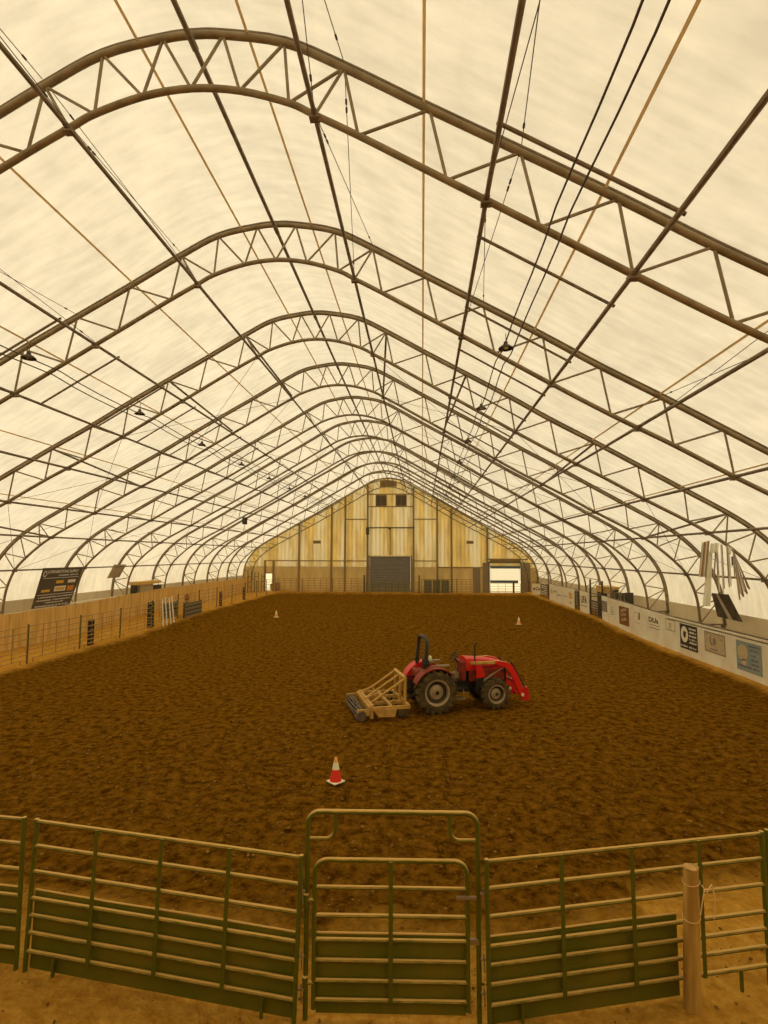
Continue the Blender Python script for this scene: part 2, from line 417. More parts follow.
# ------------------------------------------------------------------ trusses
def side(P): return P
WEB = []   # (inner index, outer index) along one half
WEB += [(0, 1), (1, 1), (1, 2), (2, 2), (2, 3), (3, 3), (4, 3), (4, 4), (5, 4), (5, 5), (6, 5), (6, 6), (7, 6), (7, 7), (8, 7), (8, 8), (9, 8), (9, 9), (10, 9), (10, 10),
        (11, 10), (11, 11), (12, 11), (13, 11), (13, 12), (14, 12), (14, 13), (15, 13), (15, 14), (16, 14), (16, 15), (17, 15), (18, 15)]
PURL = [(2.22, 12.28), (5.13, 10.6), (7.46, 9.23), (9.62, 8.02), (11.98, 6.72), (14.1, 5.53), (15.92, 3.9)]
web_mesh = []
for s_ in (-1, 1):
    for a, b in WEB:
        p = Vector((s_*INN[a][0], 0, INN[a][1])); q = Vector((s_*OUT[b][0], 0, OUT[b][1]))
        web_mesh.append(MB().tube([p, q], .028, 8).mesh('web', STEEL))
oc_mesh = MB().tube([(x, 0, z) for x, z in OUTC], .066, 10).mesh('outer_chord', STEEL)
ic_mesh = MB().tube([(x, 0, z) for x, z in INC], .06, 10).mesh('inner_chord', STEEL)
kr_mesh = MB().tube([(x, 0, z) for x, z in offset(OUTC, .095)], .03, 8).mesh('keder_rail', STEEL_D)
bp_m = []
for s_ in (-1, 1):
    m2 = MB(); m2.box(s_*16.935-.6, s_*16.935+.6, -.09, .09, 1.66, 1.72); m2.box(s_*17.4-.07, s_*17.4+.07, -.07, .07, -.02, 1.66); m2.box(s_*16.5-.05, s_*16.5+.05, -.05, .05, -.02, 1.66)
    bp_m.append(m2.mesh('base_post', STEEL_D, False))
br_m = []
for s_ in (-1, 1):
    for x, z in PURL:
        m2 = MB(); m2.box(s_*x-.09, s_*x+.09, -.07, .07, z-.09, z-.02); br_m.append(m2.mesh('bracket', STEEL_D, False))
def po(name, me, parent, **kw):
    o = bpy.data.objects.new(name, me); COL.objects.link(o); o.parent = parent; return o
for i, Y in enumerate(TYS):
    lab = ('arched steel roof truss nearest the camera, mostly above the frame' if i == 0 else
           'curved steel roof truss, %s arch fully spanning the picture' % ORD[i-1] if i < NT-1 else
           'last arched steel roof truss against the yellow far end wall')
    t = thing('roof_truss', lab, 'roof truss', (CX, Y, 0), 0, 'arched roof trusses')
    po('outer_chord', oc_mesh, t); po('inner_chord', ic_mesh, t); po('keder_rail', kr_mesh, t)
    for m_ in web_mesh: po('web', m_, t)
    for m_ in bp_m: po('base_post', m_, t)
    for m_ in br_m: po('bracket', m_, t)

# purlins
def purlin(x, z, r, label):
    m2 = MB(); yv = [-6]+TYS; m2.tube([(CX+x, y, z) for y in yv], r, 8)
    for y in TYS: m2.tube([(CX+x, y-.12, z), (CX+x, y+.12, z)], r*1.3, 8)
    tag(m2.build('purlin', STEEL_D), label, 'purlin', 'purlins running the length of the roof')
purlin(0, 13.78, .05, 'steel purlin running the arena length along the very ridge')
for s_ in (-1, 1):
    for i, (x, z) in enumerate(PURL):
        purlin(s_*x, z-.0, .042, 'steel purlin running the arena length, %s %s of the ridge' % (ORD[i], 'left' if s_ < 0 else 'right'))
# spreader rods between purlins 2 and 3
for s_, sn in ((-1, 'left'), (1, 'right')):
    for i in range(1, NT-1):
        for dy, nm in ((-1.5, 'before'), (1.15, 'behind')):
            d = Vector((2.33*s_, 0, -1.37)).normalized(); a = Vector((CX+5.13*s_, 0, 10.68)); b = Vector((CX+7.46*s_, 0, 9.31)); Y = TYS[i]+dy
            a2 = a-d*.03; b2 = b+d*.13
            tag(MB().tube([a2+Vector((0, Y, 0)), b2+Vector((0, Y, 0))], .03, 8).build('spreader_rod', STEEL_D),
                'thin steel rod bridging two %s purlins just %s the %s' % (sn, nm, tname(i)), 'rod', 'spreader rods between the purlins')
# cross cables between neighbouring trusses, with turnbuckles
XN = [((2.22, 12.28), (2.72, 13.12), 'top'), ((5.13, 10.6), (5.71, 11.41), 'upper'), ((9.7, 7.95), (10.3, 8.78), 'middle'), ((14.2, 5.47), (14.8, 6.2), 'haunch')]
for bay in (0, 1, 5, 8):
    for s_, sn in ((-1, 'left'), (1, 'right')):
        for (pi_, po_, nm) in XN:
            t = thing('cross_brace', 'thin crossed wires, %s level, %s of ridge, just beyond the %s' % (nm, sn, tname(bay)), 'cable', (CX+s_*pi_[0], TYS[bay]+.08, pi_[1]+.07), 0, 'crossed bracing cables')
            for (A_, B_) in ((pi_, po_), (po_, pi_)):
                a = Vector((s_*A_[0]-s_*pi_[0], 0, A_[1]-pi_[1])); b = Vector((s_*B_[0]-s_*pi_[0], TS-.16, B_[1]-pi_[1]))
                c = MB().tube([a, b], .008, 5).build('cable', CABLE, t)
                for f in (.1, .13, .9): p = a.lerp(b, f); q = a.lerp(b, f+.018); MB().tube([p, q], .02, 6).build('turnbuckle', CABLE, c)
# solid knee braces in the third bay
for bay in (2, 3, 6):
    for s_, sn in ((-1, 'left'), (1, 'right')):
        for (pi_, po_, nm) in XN:
            a = Vector((CX+s_*po_[0], TYS[bay+1]+.08, po_[1])); b = Vector((CX+s_*pi_[0], TYS[bay+2]-.1, pi_[1]+.1))
            if bay == 2: tag(MB().tube([a, b], .042, 8).build('diagonal_strut', STEEL_D), 'thick diagonal steel strut, %s level, %s of ridge, beyond the third full arch' % (nm, sn), 'strut', 'diagonal struts between trusses')
# in-plane roof wires
for bay in (3, 4, 6, 9):
    for s_, sn in ((-1, 'left'), (1, 'right')):
        for i in (0, 2, 4):
            x0, z0 = PURL[i]; x1, z1 = PURL[i+2]
            a = Vector((CX+s_*x0, TYS[bay], z0)); b = Vector((CX+s_*x1, TYS[bay+1], z1)); c = Vector((CX+s_*x1, TYS[bay], z1)); d = Vector((CX+s_*x0, TYS[bay+1], z0))
            t = thing('roof_wire', 'thin diagonal roof wires %s of ridge, %s set down, beyond the %s' % (sn, ORD[i//2], tname(bay)), 'wire', tuple(a), 0, 'diagonal roof wires')
            MB().tube([(0, 0, 0), b-a], .008, 5).build('wire', CABLE, t); MB().tube([c-a, d-a], .008, 5).build('wire', CABLE, t)
# electrical cables and lamps
def sagline(x, z, y0, y1, sag):
    P = []
    for i in range(-2, NT-1):
        a = TY0+TS*i
        for kk in range(6):
            tt = kk/6; P.append((CX+x+.03*sin(i*2.1+kk), a+TS*tt, z-sag*4*tt*(1-tt)))
    return [p for p in P if y0 <= p[1] <= y1]
for x, lab in ((6.05, 'black power cable along the right lamps, left strand'), (6.25, 'black power cable along the right lamps, right strand'), (-6.1, 'power cable along the left lamps, upper strand'), (-6.3, 'power cable along the left lamps, lower strand')):
    tag(MB().tube(sagline(x, 9.87-(abs(x)-6.05)*.5, -8, 60, .12), .016, 6).build('power_cable', CABLE), lab, 'cable', 'power cables slung under the roof')
def lamp():
    t = thing('hanging_lamp', '', 'lamp', (0, 0, 0), 0, 'lamps hanging under the roof')
    MB().lathe([(.02, .16), (.05, .15), (.055, .1), (.06, .08), (.11, .05), (.17, .0), (.185, -.03), (.175, -.03), (.1, .03)], 20).build('lamp_shade', LAMPM, t)
    MB().tube([(0, 0, .15), (.01, 0, .25), (0, 0, .36)], .01, 6).build('hanger', CABLE, t)
    MB().lathe([(.0, -.02), (.05, -.02), (.07, 0), (.04, .03)], 12).build('bulb', CONEW, t)
    return t
lp = lamp(); first = True
for s_, sn in ((1, 'right'), (-1, 'left')):
    for i in range(2, 9):
        o = lp if first else copy_tree(lp); first = False
        o.location = (CX+s_*6.15, TYS[i]-(.9 if s_ > 0 else 1.2), 9.88-(0 if s_ > 0 else .08))
        o['label'] = 'dark bell-shaped lamp in the %s row, hanging just before the %s' % (sn, tname(i))
t = thing('loudspeaker', 'small black loudspeaker hanging high on the left side toward far end', 'loudspeaker', (-13.95, 41.3, 7.1))
MB().box(-.16, .16, -.15, .15, 0, .55).build('cabinet', BLACK, t, bevel=.02); MB().box(-.13, .13, -.165, -.15, .04, .5).build('grille', LAMPM, t); MB().tube([(0, 0, .54), (0, .0, .9)], .015).build('bracket', STEEL_D, t)

# ------------------------------------------------------------------ fence panels
RAILZ = [1.585, 1.32, 1.045, .76, .58, .395, .20]
def pipe_fence(name, label, cat, group, p0, p1, matp, sheet=None, z0=None, H=1.6, nv=3, r=.022, sheetfrac=1, postr=.025, rails=RAILZ, dz=0):
    p0 = Vector(p0); p1 = Vector(p1); L_ = (p1-p0).length; ang = atan2(p1.y-p0.y, p1.x-p0.x)
    zb = z0 if z0 is not None else 0
    t = thing(name, label, cat, (p0.x, p0.y, zb), ang, group); k = H/1.6
    if dz: t.rotation_euler = (0, -math.atan2(dz, L_), ang)
    for z in rails: MB().tube([(0, 0, z*k), (L_, 0, z*k)], r, 8).build('rail', matp, t)
    for i in range(nv):
        x = L_*(i+1)/(nv+1); MB().box(x-.022, x+.022, -.03, -.022, rails[-1]*k-.02, H*.995).build('upright', matp, t)
    for x in (0, L_): MB().tube([(x, 0, -.02), (x, 0, H+.01)], postr, 8).build('end_post', matp, t)
    for x in (.35, L_-.35): MB().tube([(x, 0, 0-.03), (x, 0, rails[-1]*k)], .02, 8).build('foot', matp, t)
    if sheet:
        e = L_*sheetfrac
        s_ = MB(); n_ = 24
        for i in range(n_):
            a = .03+(e-.06)*i/n_; b = .03+(e-.06)*(i+1)/n_
            s_.box(a, b, .03, .045, .0, .82+.012*noise.noise(Vector((a*2+p0.x, 0, 0))))
        s_.build('kick_sheet', sheet, t); MB().tube([(.03, .038, .832), (e*.3, .04, .824), (e*.65, .038, .834), (e-.03, .038, .828)], .010, 6).build('sheet_edge', mat('worn_edge', (.42, .28, .09), .8), t)
    return t
G = 'green pipe panels of the front fence'
pipe_fence('pipe_fence', 'green pipe fence panel with solid kick sheet cut off at left edge', 'fence', G, (-7.8, 6.34), (-4.53, 6.06), GREEN, GREEND, .1)
pipe_fence('pipe_fence', 'long green pipe fence panel between left edge panel and the gate', 'fence', G, (-4.41, 6.04), (-1.30, 5.73), GREEN, GREEND, .1, dz=-.1)
pipe_fence('pipe_fence', 'green pipe fence panel right of the gate passing behind the wooden post', 'fence', G, (.67, 5.83), (3.81, 6.57), GREEN, GREEND, -.015, sheetfrac=.675, dz=.03)
pipe_fence('pipe_fence', 'green pipe fence panel cut off at the right edge of picture', 'fence', G, (3.89, 6.62), (6.9, 7.75), GREEN, None, .01)
def arcpts(c, r, a0, a1, n=7): return [(c[0]+r*cos(a0+(a1-a0)*i/n), 0, c[1]+r*sin(a0+(a1-a0)*i/n)) for i in range(n+1)]
gy = 5.84; gt = thing('bow_gate', 'green bow-top pipe gate in the centre of the front fence', 'gate', (-1.2, 5.79, 0), atan2(.09, 1.77))
W_ = 1.775; HB = 2.015; R_ = .13
bow = [(0, 0, -.02), (0, 0, HB-R_)]+arcpts((R_, HB-R_), R_, pi, pi/2)[1:]+[(W_-R_, 0, HB)]+arcpts((W_-R_, HB-R_), R_, pi/2, 0)[1:]+[(W_, 0, -.02)]
MB().tube(bow, .026, 10).build('bow_frame', GREEN, gt)
for s_ in (0, 1):
    P = [(.29, 0, HB-.02), (.29, 0, HB-.17)]+arcpts((.19, HB-.17), .10, 0, -pi/2)[1:]+[(.0, 0, HB-.27)]
    if s_: P = [(W_-p[0], 0, p[2]) for p in P]
    MB().tube(P, .02, 8).build('corner_brace', GREEN, gt)
lf = MB(); x0, x1, HT = .085, W_-.115, 1.545
leaf = [(x0, -.02, .10), (x0, -.02, HT-R_)]+[(p[0], -.02, p[2]) for p in arcpts((x0+R_, HT-R_), R_, pi, pi/2)[1:]]+[(p[0], -.02, p[2]) for p in arcpts((x1-R_, HT-R_), R_, pi/2, 0)]+[(x1, -.02, .10)]
lf.tube(leaf, .024, 10); gl = lf.build('gate_leaf', GREEN, gt)
for z in (1.275, 1.0, .765, .565, .37, .185): MB().tube([(x0, -.02, z), (x1, -.02, z)], .021, 8).build('rail', GREEN, gl)
MB().box((x0+x1)/2-.022, (x0+x1)/2+.022, -.055, -.045, .19, HT).build('upright', GREEN, gl)
MB().box(x0+.02, x1-.02, .005, .018, .04, .80).build('kick_sheet', GREEND, gl)
MB().tube([(x0+.02, .012, .81), (x1-.02, .012, .81)], .010, 6).build('sheet_edge', mat('worn_edge', (.42, .28, .09), .8), gl)
MB().box(x1+.0, W_, -.03, -.0, .74, .79).box(x1-.12, x1+.09, -.07, -.045, 1.2, 1.225).build('latch', GREYM, gt)
for z in (.35, 1.15): MB().tube([(.0, -.03, z), (x0, -.03, z)], .018, 8).tube([(.0, -.03, z-.06), (0, -.03, z+.06)], .03, 8).build('hinge', GREEN, gt)
for xx, yb in ((-.04, -.03), (W_+.04, -.03)):
    for z in (.3, .62, 1.25):
        MB().tube([(xx-.03, yb-.02, z), (xx+.03, yb-.02, z)], .012, 6).tube([(xx, yb-.03, z+.06), (xx+.01, yb-.03, z-.12)], .008, 6).build('chain_link', GREYM, gt)
# wooden post
t = thing('wooden_post', 'round weathered wooden post tied to the right front fence panel', 'post', (2.82, 6.22, .03))
t.rotation_euler = (0, radians(1.6), 0)
mb = MB(); prof = [(.085, -.05), (.084, .3), (.08, .8), (.077, 1.1), (.078, 1.36)]
mb.lathe(prof, 20)
mb.v = [(v[0]+.006*noise.noise(Vector(v)*6), v[1]+.006*noise.noise(Vector(v)*6+Vector((9, 0, 0))), v[2]+(.02*(v[0]/.08) if v[2] > 1.3 else 0)) for v in mb.v]
mb.build('post_shaft', WOODP, t)
mb = MB(); mb.lathe([(.0, 1.372), (.07, 1.368), (.076, 1.36), (.0, 1.34)], 20); mb.build('cut_top', WOODTOP, t)
for z in (1.22, .86): MB().tube([(.084*cos(a), .084*sin(a), z+.02*sin(a*1+z)) for a in [2*pi*i/20 for i in range(20)]], .004, 6, closed=True).build('twine_loop', ROPE, t)
MB().tube([(.08, -.06, 1.22), (.12, -.09, 1.16), (.15, -.08, 1.21), (.19, -.04, 1.22), (.22, -.04, 1.11), (.22, -.04, .95), (.21, -.04, .88)], .007, 6).build('twine_tail', ROPE, t)
MB().tube([(.1, -.08, 1.2), (.06, -.12, 1.11), (.04, -.11, .95)], .006, 6).build('twine_tail', ROPE, t)

# left side fence
Y = 11.5; i = 0; LY = []
while Y < 58: LY.append(Y); Y += 3.52
for i, Y in enumerate(LY):
    z = floor_rise(Y+1.7)+.05
    lab = 'dusty tan pipe panel of the left fence, out of frame at its near end' if Y+3.5 < 20 else 'dusty pipe fence panel along the left side, %s visible counted from the camera' % ORD[max(0, min(13, sum(1 for q in LY[:i+1] if q+3.5 >= 20)-1))]
    if Y+3.5 < 19.5: continue
    pipe_fence('pipe_fence', lab, 'fence', 'pipe panels of the left side fence', (-16.75, Y), (-16.75, Y+3.46), TANP, None, z, nv=3, r=.02, postr=.022)
    tag(MB().tube([(-16.75, Y-.03, z-.05), (-16.75, Y-.03, z+1.66)], .04, 10).build('fence_post', mat('green_post', (.03, .05, .01), .6)), 'dark green post of left fence at near end of its %s panel' % ORD[max(0, min(13, sum(1 for q in LY[:i+1] if q+3.5 >= 20)-1))], 'post', 'green posts of the left fence')
# far end fence
FX = [-17.6, -14.0, -10.4, -6.75]
for i in range(3):
    pipe_fence('pipe_fence', 'tan pipe fence panel before the far end wall, %s from the left' % ORD[i], 'fence', 'pipe panels before the far end wall', (FX[i], 62.6), (FX[i+1]-.05, 62.6), TANP, None, .38, nv=4, r=.022)
pipe_fence('pipe_fence', 'low pipe gate standing before the grey roller door', 'gate', None, (-6.5, 62.5), (-.45, 62.5), GREEN, None, .36, H=1.25, nv=7, r=.024)
for x, l in ((-6.7, 'left'), (-.32, 'right')):
    t = thing('gate_post', 'tall dark post %s of the grey roller door' % l, 'post', (x, 62.5, .34)); MB().box(-.07, .07, -.07, .07, 0, 2.0).build('post_shaft', DARKV, t); MB().box(-.1, .1, -.1, .1, 2.0, 2.05).build('post_cap', DARKV, t)
for i, (a, b) in enumerate(((-.1, 1.8), (1.85, 4.0), (4.05, 6.1))):
    pipe_fence('pipe_fence', 'pipe fence panel right of roller door, %s from that door' % ORD[i], 'fence', 'pipe panels before the far end wall', (a, 62.6), (b, 62.6), GREEN if i < 2 else TANP, None, .38, nv=3, r=.024)
for i in range(3):
    x = .25+i*1.0
    t = thing('stacked_panel', 'grey spare panel leaning on far end fence, %s from left' % ORD[i], 'panel', (x, 62.95, .38), 0, 'grey spare panels by the far fence')
    mb = MB(); mb.box(0, .9, 0, .05, 0, 1.45)
    mb.build('board', PANELG, t); MB().box(-.02, .92, -.01, .06, 1.42, 1.48).build('rim', GREYM, t)
t = thing('pipe_gate', 'thin pipe gate standing in the bright right far doorway', 'gate', (8.0, 64.0, .38))
for z in (.15, .45, .75, 1.05): MB().tube([(0, 0, z), (3.5, 0, z)], .022, 8).build('rail', TANP, t)
for x in (0.02, .9, 1.75, 2.6, 3.48): MB().tube([(x, 0, 0), (x, 0, 1.08)], .02, 8).build('upright', TANP, t)
t = thing('gate_post', 'short dark post standing in the bright right far doorway', 'post', (10.65, 63.7, .36)); MB().box(-.09, .09, -.09, .09, 0, 1.3).build('post_shaft', DARKV, t); MB().box(-.11, .11, -.11, .11, 1.3, 1.34).build('post_cap', DARKV, t)

# ------------------------------------------------------------------ far end wall details
def wthing(name, label, cat, x0, x1, z0, z1, m, d0=.0, d1=.12, group=None, z=None):
    t = MB().box(0, x1-x0, -d1, -d0, 0, z1-z0).build(name, m, None, (x0, ENDY, z0), smooth=False); return tag(t, label, cat, group)
cols = [(-18.95, 4.07), (-17.92, 4.07), (-14.8, 0), (-10.85, 0), (-9.2, 0), (-6.5, 0), (-.98, 0), (1.83, 0), (3.5, 0), (7.7, 0)]
nm = ['left side of the small left door', 'right side of the small left door', 'first full height column right of small door', 'fourth column from left, standing alone', 'column left of the tall centre bay',
      'left column of the tall centre bay', 'right column of the tall centre bay', 'column right of the tall centre bay', 'column midway right of centre', 'column left of the bright right door']
for (x, zt), l in zip(cols, nm):
    zt = zt or topz(x)-.12
    wthing('wall_column', 'brown steel wall column, '+l, 'column', x-.11, x+.11, .34, zt, BRN, 0, .22, 'brown columns of the far end wall')
girts = [(-18.9, -6.6, 4.02, 'left, at door top height'), (-9.1, -6.6, 9.02, 'high left of centre bay'), (-.9, 1.75, 9.02, 'high right of centre bay'), (-.9, 1.75, 4.05, 'low right of centre bay'),
         (1.9, 7.6, 3.3, 'low, reaching the bright right door'), (-6.4, -1.1, 12.05, 'above the two dark vents'), (-6.4, -1.1, 10.55, 'below the two dark vents')]
for a, b, z, l in girts: wthing('wall_girt', 'horizontal brown steel rail on end wall, '+l, 'rail', a, b, z-.06, z+.06, BRN, 0, .1, 'horizontal rails of the far end wall')
# edge arch of the end wall
# roller door
t = thing('roller_door', 'large grey roller door with horizontal slats in far end wall', 'door', (DC[0], ENDY-.06, .36))
mb = MB()
for i in range(13): z = i*.325; mb.box(.02, DC[1]-DC[0]-.02, -.06, .03, z+.07, z+.325); mb.box(.02, DC[1]-DC[0]-.02, .0, .03, z, z+.07)
mb.build('slat_curtain', GREYDOOR, t, smooth=False, bevel=.01)
MB().box(0, DC[1]-DC[0], -.14, .02, 4.22, 4.34).build('bright_sill', mat('pale_sill', (.62, .5, .3), .7), t)
for x in (-.16, DC[1]-DC[0]): MB().box(x, x+.16, -.16, .04, 0, 4.34).build('door_jamb', GREYM, t)
for x in (-.36, DC[1]-DC[0]+.2): MB().box(x, x+.1, -.16, .0, 0, 4.0).build('guide_rail', GREYM, t)
t = thing('sliding_panel_track', 'dark brown track beam above the tan panels over the roller door', 'beam', (-6.55, ENDY-.24, 7.92))
MB().box(0, 5.7, -.1, .1, 0, .14).build('track', DARKV, t); MB().box(-.12, .25, -.18, .1, -.75, .1).build('motor_box', DARKV, t); MB().box(2.6, 2.85, -.14, .1, -.14, .14).build('hanger', DARKV, t)
for x in (-.02, 2.72, 5.5): MB().box(x, x+.12, -.05, .1, -3.15, 0).build('side_rail', BRN, t)
for i, x in enumerate((-5.55, -3.15)):
    t = thing('wall_vent', 'dark square louvred vent high on end wall, %s of pair' % ('left', 'right')[i], 'vent', (x, ENDY-.02, 10.62), 0, 'dark vents high on the end wall')
    MB().box(0, 1.35, -.05, .0, 0, 1.35).build('frame', BRN, t)
    mb = MB()
    for k2 in range(9): mb.box(.08, 1.27, -.09, -.05, .08+k2*.135, .08+k2*.135+.09)
    mb.build('louvre_blades', DARKV, t); MB().box(.65, .7, -.1, -.09, .05, 1.3).build('mullion', BRN, t)
wthing('peak_board', 'dark brown rectangular board right under the peak of end wall', 'board', -5.0, -3.0, 12.95, 13.62, mat('dark_tan', (.16, .1, .035), .8), .2, .27)
wthing('wall_plate', 'small brown plate on the left half of end wall', 'plate', -13.1, -12.2, 6.1, 6.45, mat('dark_tan', (.16, .1, .035)), 0, .06, 'small brown plates on the end wall')
wthing('wall_plate', 'small brown plate on the right half of end wall', 'plate', 5.3, 6.1, 6.1, 6.45, mat('dark_tan', (.16, .1, .035)), 0, .06, 'small brown plates on the end wall')
wthing('walk_door', 'narrow grey slatted door left of the bright right doorway', 'door', 6.0, 6.85, .36, 3.25, GREYM, .03, .1)
t = thing('roll_up_curtain', 'white roll-up curtain with blue-grey bars in bright right doorway', 'curtain', (DR[0], ENDY+.05, 0))
MB().box(0, 3.6, 0, .015, 1.8, 3.85).build('vinyl_sheet', CURTAIN, t)
MB().box(.1, 3.55, -.06, -.01, 3.2, 3.5).build('header_bar', BLUEBAR, t); MB().box(.05, 3.3, -.06, -.01, 1.5, 1.82).build('bottom_bar', BLUEBAR, t)
for x in (-.12, 3.6): MB().box(x, x+.12, -.12, .1, .36, 3.95).build('jamb', BLUEBAR, t)
MB().box(-.12, 3.72, -.12, .1, 3.86, 3.98).build('lintel', DARKV, t)
for a, b in ((7.15, 7.75), (11.75, 12.6)):
    wthing('door_pillar', 'grey pillar %s of the bright right doorway' % ('left' if a < 8 else 'right'), 'pillar', a, b, .34, 3.85, GREYM, 0, .25, 'grey pillars of the right doorway')
t = thing('side_door_frame', 'grey narrow frame of the small bright left far door', 'door frame', (DL[0], ENDY-.05, .36))
MB().box(-.1, 0, -.1, .05, 0, 2.1).build('jamb', GREYM, t); MB().box(1.0, 1.1, -.1, .05, 0, 2.1).build('jamb', GREYM, t); MB().box(-.1, 1.1, -.1, .05, 2.1, 2.2).build('lintel', GREYM, t)
t = thing('barrel', 'dark barrel standing just right of small bright left door', 'barrel', (-17.3, 63.6, .38)); MB().lathe([(.26, 0), (.29, .25), (.29, .8), (.27, 1.0)], 16).build('barrel_body', GREYM, t); MB().lathe([(.28, 1.0), (.28, 1.03)], 16).build('lid', DARKV, t)
t = thing('trash_can', 'grey bin seen through the small bright left far door', 'bin', (-18.4, 65.2, .36)); MB().lathe([(.2, 0), (.25, .7)], 14).build('bin_body', INKG, t); MB().lathe([(.27, .7), (.2, .8), (0, .84)], 14).build('bin_lid', DARKV, t)
# leaning tools & rails near left far corner
for i in range(3):
    t = thing('tall_panel', 'dark upright pipe frame in the far left corner, %s from the left' % ORD[i], 'frame', (-19.9+i*.55, 60.5+i*.8, .38), .3, 'pipe frames in the far left corner')
    MB().tube([(0, 0, 0), (0, 0, 2.6-.3*i), (.4, 0, 2.6-.3*i), (.4, 0, 0)], .035, 8).build('hoop', DARKV, t)
    for z in (.6, 1.2, 1.8): MB().tube([(0, 0, z), (.4, 0, z)], .025, 8).build('rung', DARKV, t)

# ------------------------------------------------------------------ signs on the right wall
def font_mesh(txt, h, width=None):
    cu = bpy.data.curves.new('t', 'FONT'); cu.body = txt; cu.size = 1; cu.extrude = .0; cu.offset = .028
    o = bpy.data.objects.new('t', cu); COL.objects.link(o); bpy.context.view_layer.update()
    me = bpy.data.meshes.new_from_object(o.evaluated_get(bpy.context.evaluated_depsgraph_get()))
    bpy.data.objects.remove(o); bpy.data.curves.remove(cu)
    xs_ = [v.co.x for v in me.vertices]; ys_ = [v.co.y for v in me.vertices]; x0, x1, y0, y1 = min(xs_), max(xs_), min(ys_), max(ys_)
    k1 = h/(y1-y0); k2 = (width/(x1-x0)) if width else k1
    for v in me.vertices: v.co = Vector(((v.co.x-x0)*k2, 0, (v.co.y-y0)*k1))
    return me
def lettering(txt, x, z, h, width, m, parent, y=-.006, name='lettering', shear=0):
    me = font_mesh(txt, h, width); me.materials.clear(); me.materials.append(m)
    if shear:
        for v in me.vertices: v.co.z += v.co.x*shear
    o = bpy.data.objects.new(name, me); COL.objects.link(o); o.parent = parent; o.location = (x, y, z); return o
def scribble(mb, x, z, w_, h, seed, y=-.006, gap=.3):
    rnd = random.Random(seed); p = x
    while p < x+w_:
        ww = rnd.uniform(.5, 1.1)*h*.9; ww = min(ww, x+w_-p)
        mb.box(p, p+ww*.75, y-.002, y, z+rnd.uniform(0, .15)*h, z+h*rnd.uniform(.75, 1)); p += ww
        if rnd.random() < .2: p += h*.7
def wall_sign(label, Yfar, Ynear, z0, z1, m, cat='sign', x=RX, frame=None):
    """local x runs toward the camera along the wall, local -y faces the arena"""
    t = thing('sign', label, cat, (x-.012, Yfar, z0), -pi/2, 'sponsor signs on the right wall')
    W = Yfar-Ynear; MB().box(0, W, 0, .01, 0, z1-z0).build('sign_board', m, t, smooth=False)
    if frame:
        f = MB(); H = z1-z0
        for q in ((0, W, 0, .05), (0, W, H-.05, H)): f.box(q[0], q[1], -.004, 0, q[2], q[3])
        for q in ((0, .05), (W-.05, W)): f.box(q[0], q[1], -.004, 0, 0, H)
        f.build('sign_border', frame, t)
    return t, W, z1-z0
def disc(mb, x, z, rx, rz, y=-.006, n=24):
    b = len(mb.v)
    for yv in (y, y-.003):
        for i in range(n): mb.v.append((x+rx*cos(2*pi*i/n), yv, z+rz*sin(2*pi*i/n)))
    mb.face([b+i for i in range(n)]); mb.face([b+n+i for i in range(n)][::-1])
    for i in range(n): mb.face([b+i, b+(i+1) % n, b+n+(i+1) % n, b+n+i])
t, W, H = wall_sign('pale blue square sign with round picture and purple text, nearest on right wall', 22.08, 20.52, .38, 1.49, SIGNBLUE)
mb = MB(); disc(mb, .42, .68, .33, .3); disc(mb, .5, .33, .16, .12); mb.build('round_picture', SIGNTAN, t)
mb = MB()
for k2, (x, z, ww) in enumerate(((.78, .95, .68), (.86, .8, .55), (.95, .62, .3), (.93, .46, .4), (.86, .3, .6))): scribble(mb, x, z, ww, .075, k2)
scribble(mb, .06, .14, 1.35, .09, 8); scribble(mb, .08, .75, .5, .06, 9); scribble(mb, .1, .55, .2, .2, 19); mb.build('lettering', INKP, t)
t, W, H = wall_sign('faint tan sign with dark mark and small caption, second from the camera', 24.42, 22.85, .66, 1.5, SIGNTAN, frame=INKG)
mb = MB(); mb.box(.42, .5, -.008, -.005, .38, .7); mb.box(.5, .62, -.008, -.005, .3, .42); disc(mb, .78, .48, .1, .16); mb.build('emblem', INKG, t)
mb = MB(); scribble(mb, .45, .12, .6, .07, 3); scribble(mb, .1, .72, .2, .05, 4); scribble(mb, 1.2, .6, .2, .06, 5); mb.build('lettering', INKG, t)
t, W, H = wall_sign('dark framed sign with big white disc and stacked lines of text', 26.65, 25.05, .43, 1.55, INKB)
mb = MB(); disc(mb, .45, .66, .34, .37); mb.build('white_disc', CREAM, t)
mb = MB(); disc(mb, .47, .66, .12, .16, -.01); mb.box(.36, .62, -.013, -.009, .72, .78); mb.build('disc_emblem', INKB, t)
mb = MB()
scribble(mb, .08, .08, .66, .1, 31); scribble(mb, .85, .08, .65, .1, 32); mb.build('lettering', CREAM, t)
for z in (.92, .76, .6, .44, .3): mb = MB(); scribble(mb, .88, z, .66, .1, int(z*100)); mb.build('text_line', CREAM, t)
t, W, H = wall_sign('nearly blank pale sign with faint grey mark', 28.15, 27.13, 1.04, 1.6, WHITE, frame=SIGNTAN)
mb = MB(); mb.box(.4, .6, -.006, 0, .15, .4); scribble(mb, .25, .05, .5, .06, 2); mb.build('emblem', SIGNTAN, t)
t, W, H = wall_sign('white sign with large dark letters over two thin lines', 30.18, 28.83, .84, 1.52, CREAM)
lettering('DUs', .05, .36, .27, 1.15, INKB, t); MB().box(.04, 1.3, -.006, 0, .22, .25).box(.04, 1.3, -.006, 0, .06, .1).build('underline', INKG, t)
t, W, H = wall_sign('pale sign with one upright rust-coloured bar', 32.1, 31.08, .79, 1.63, CREAM)
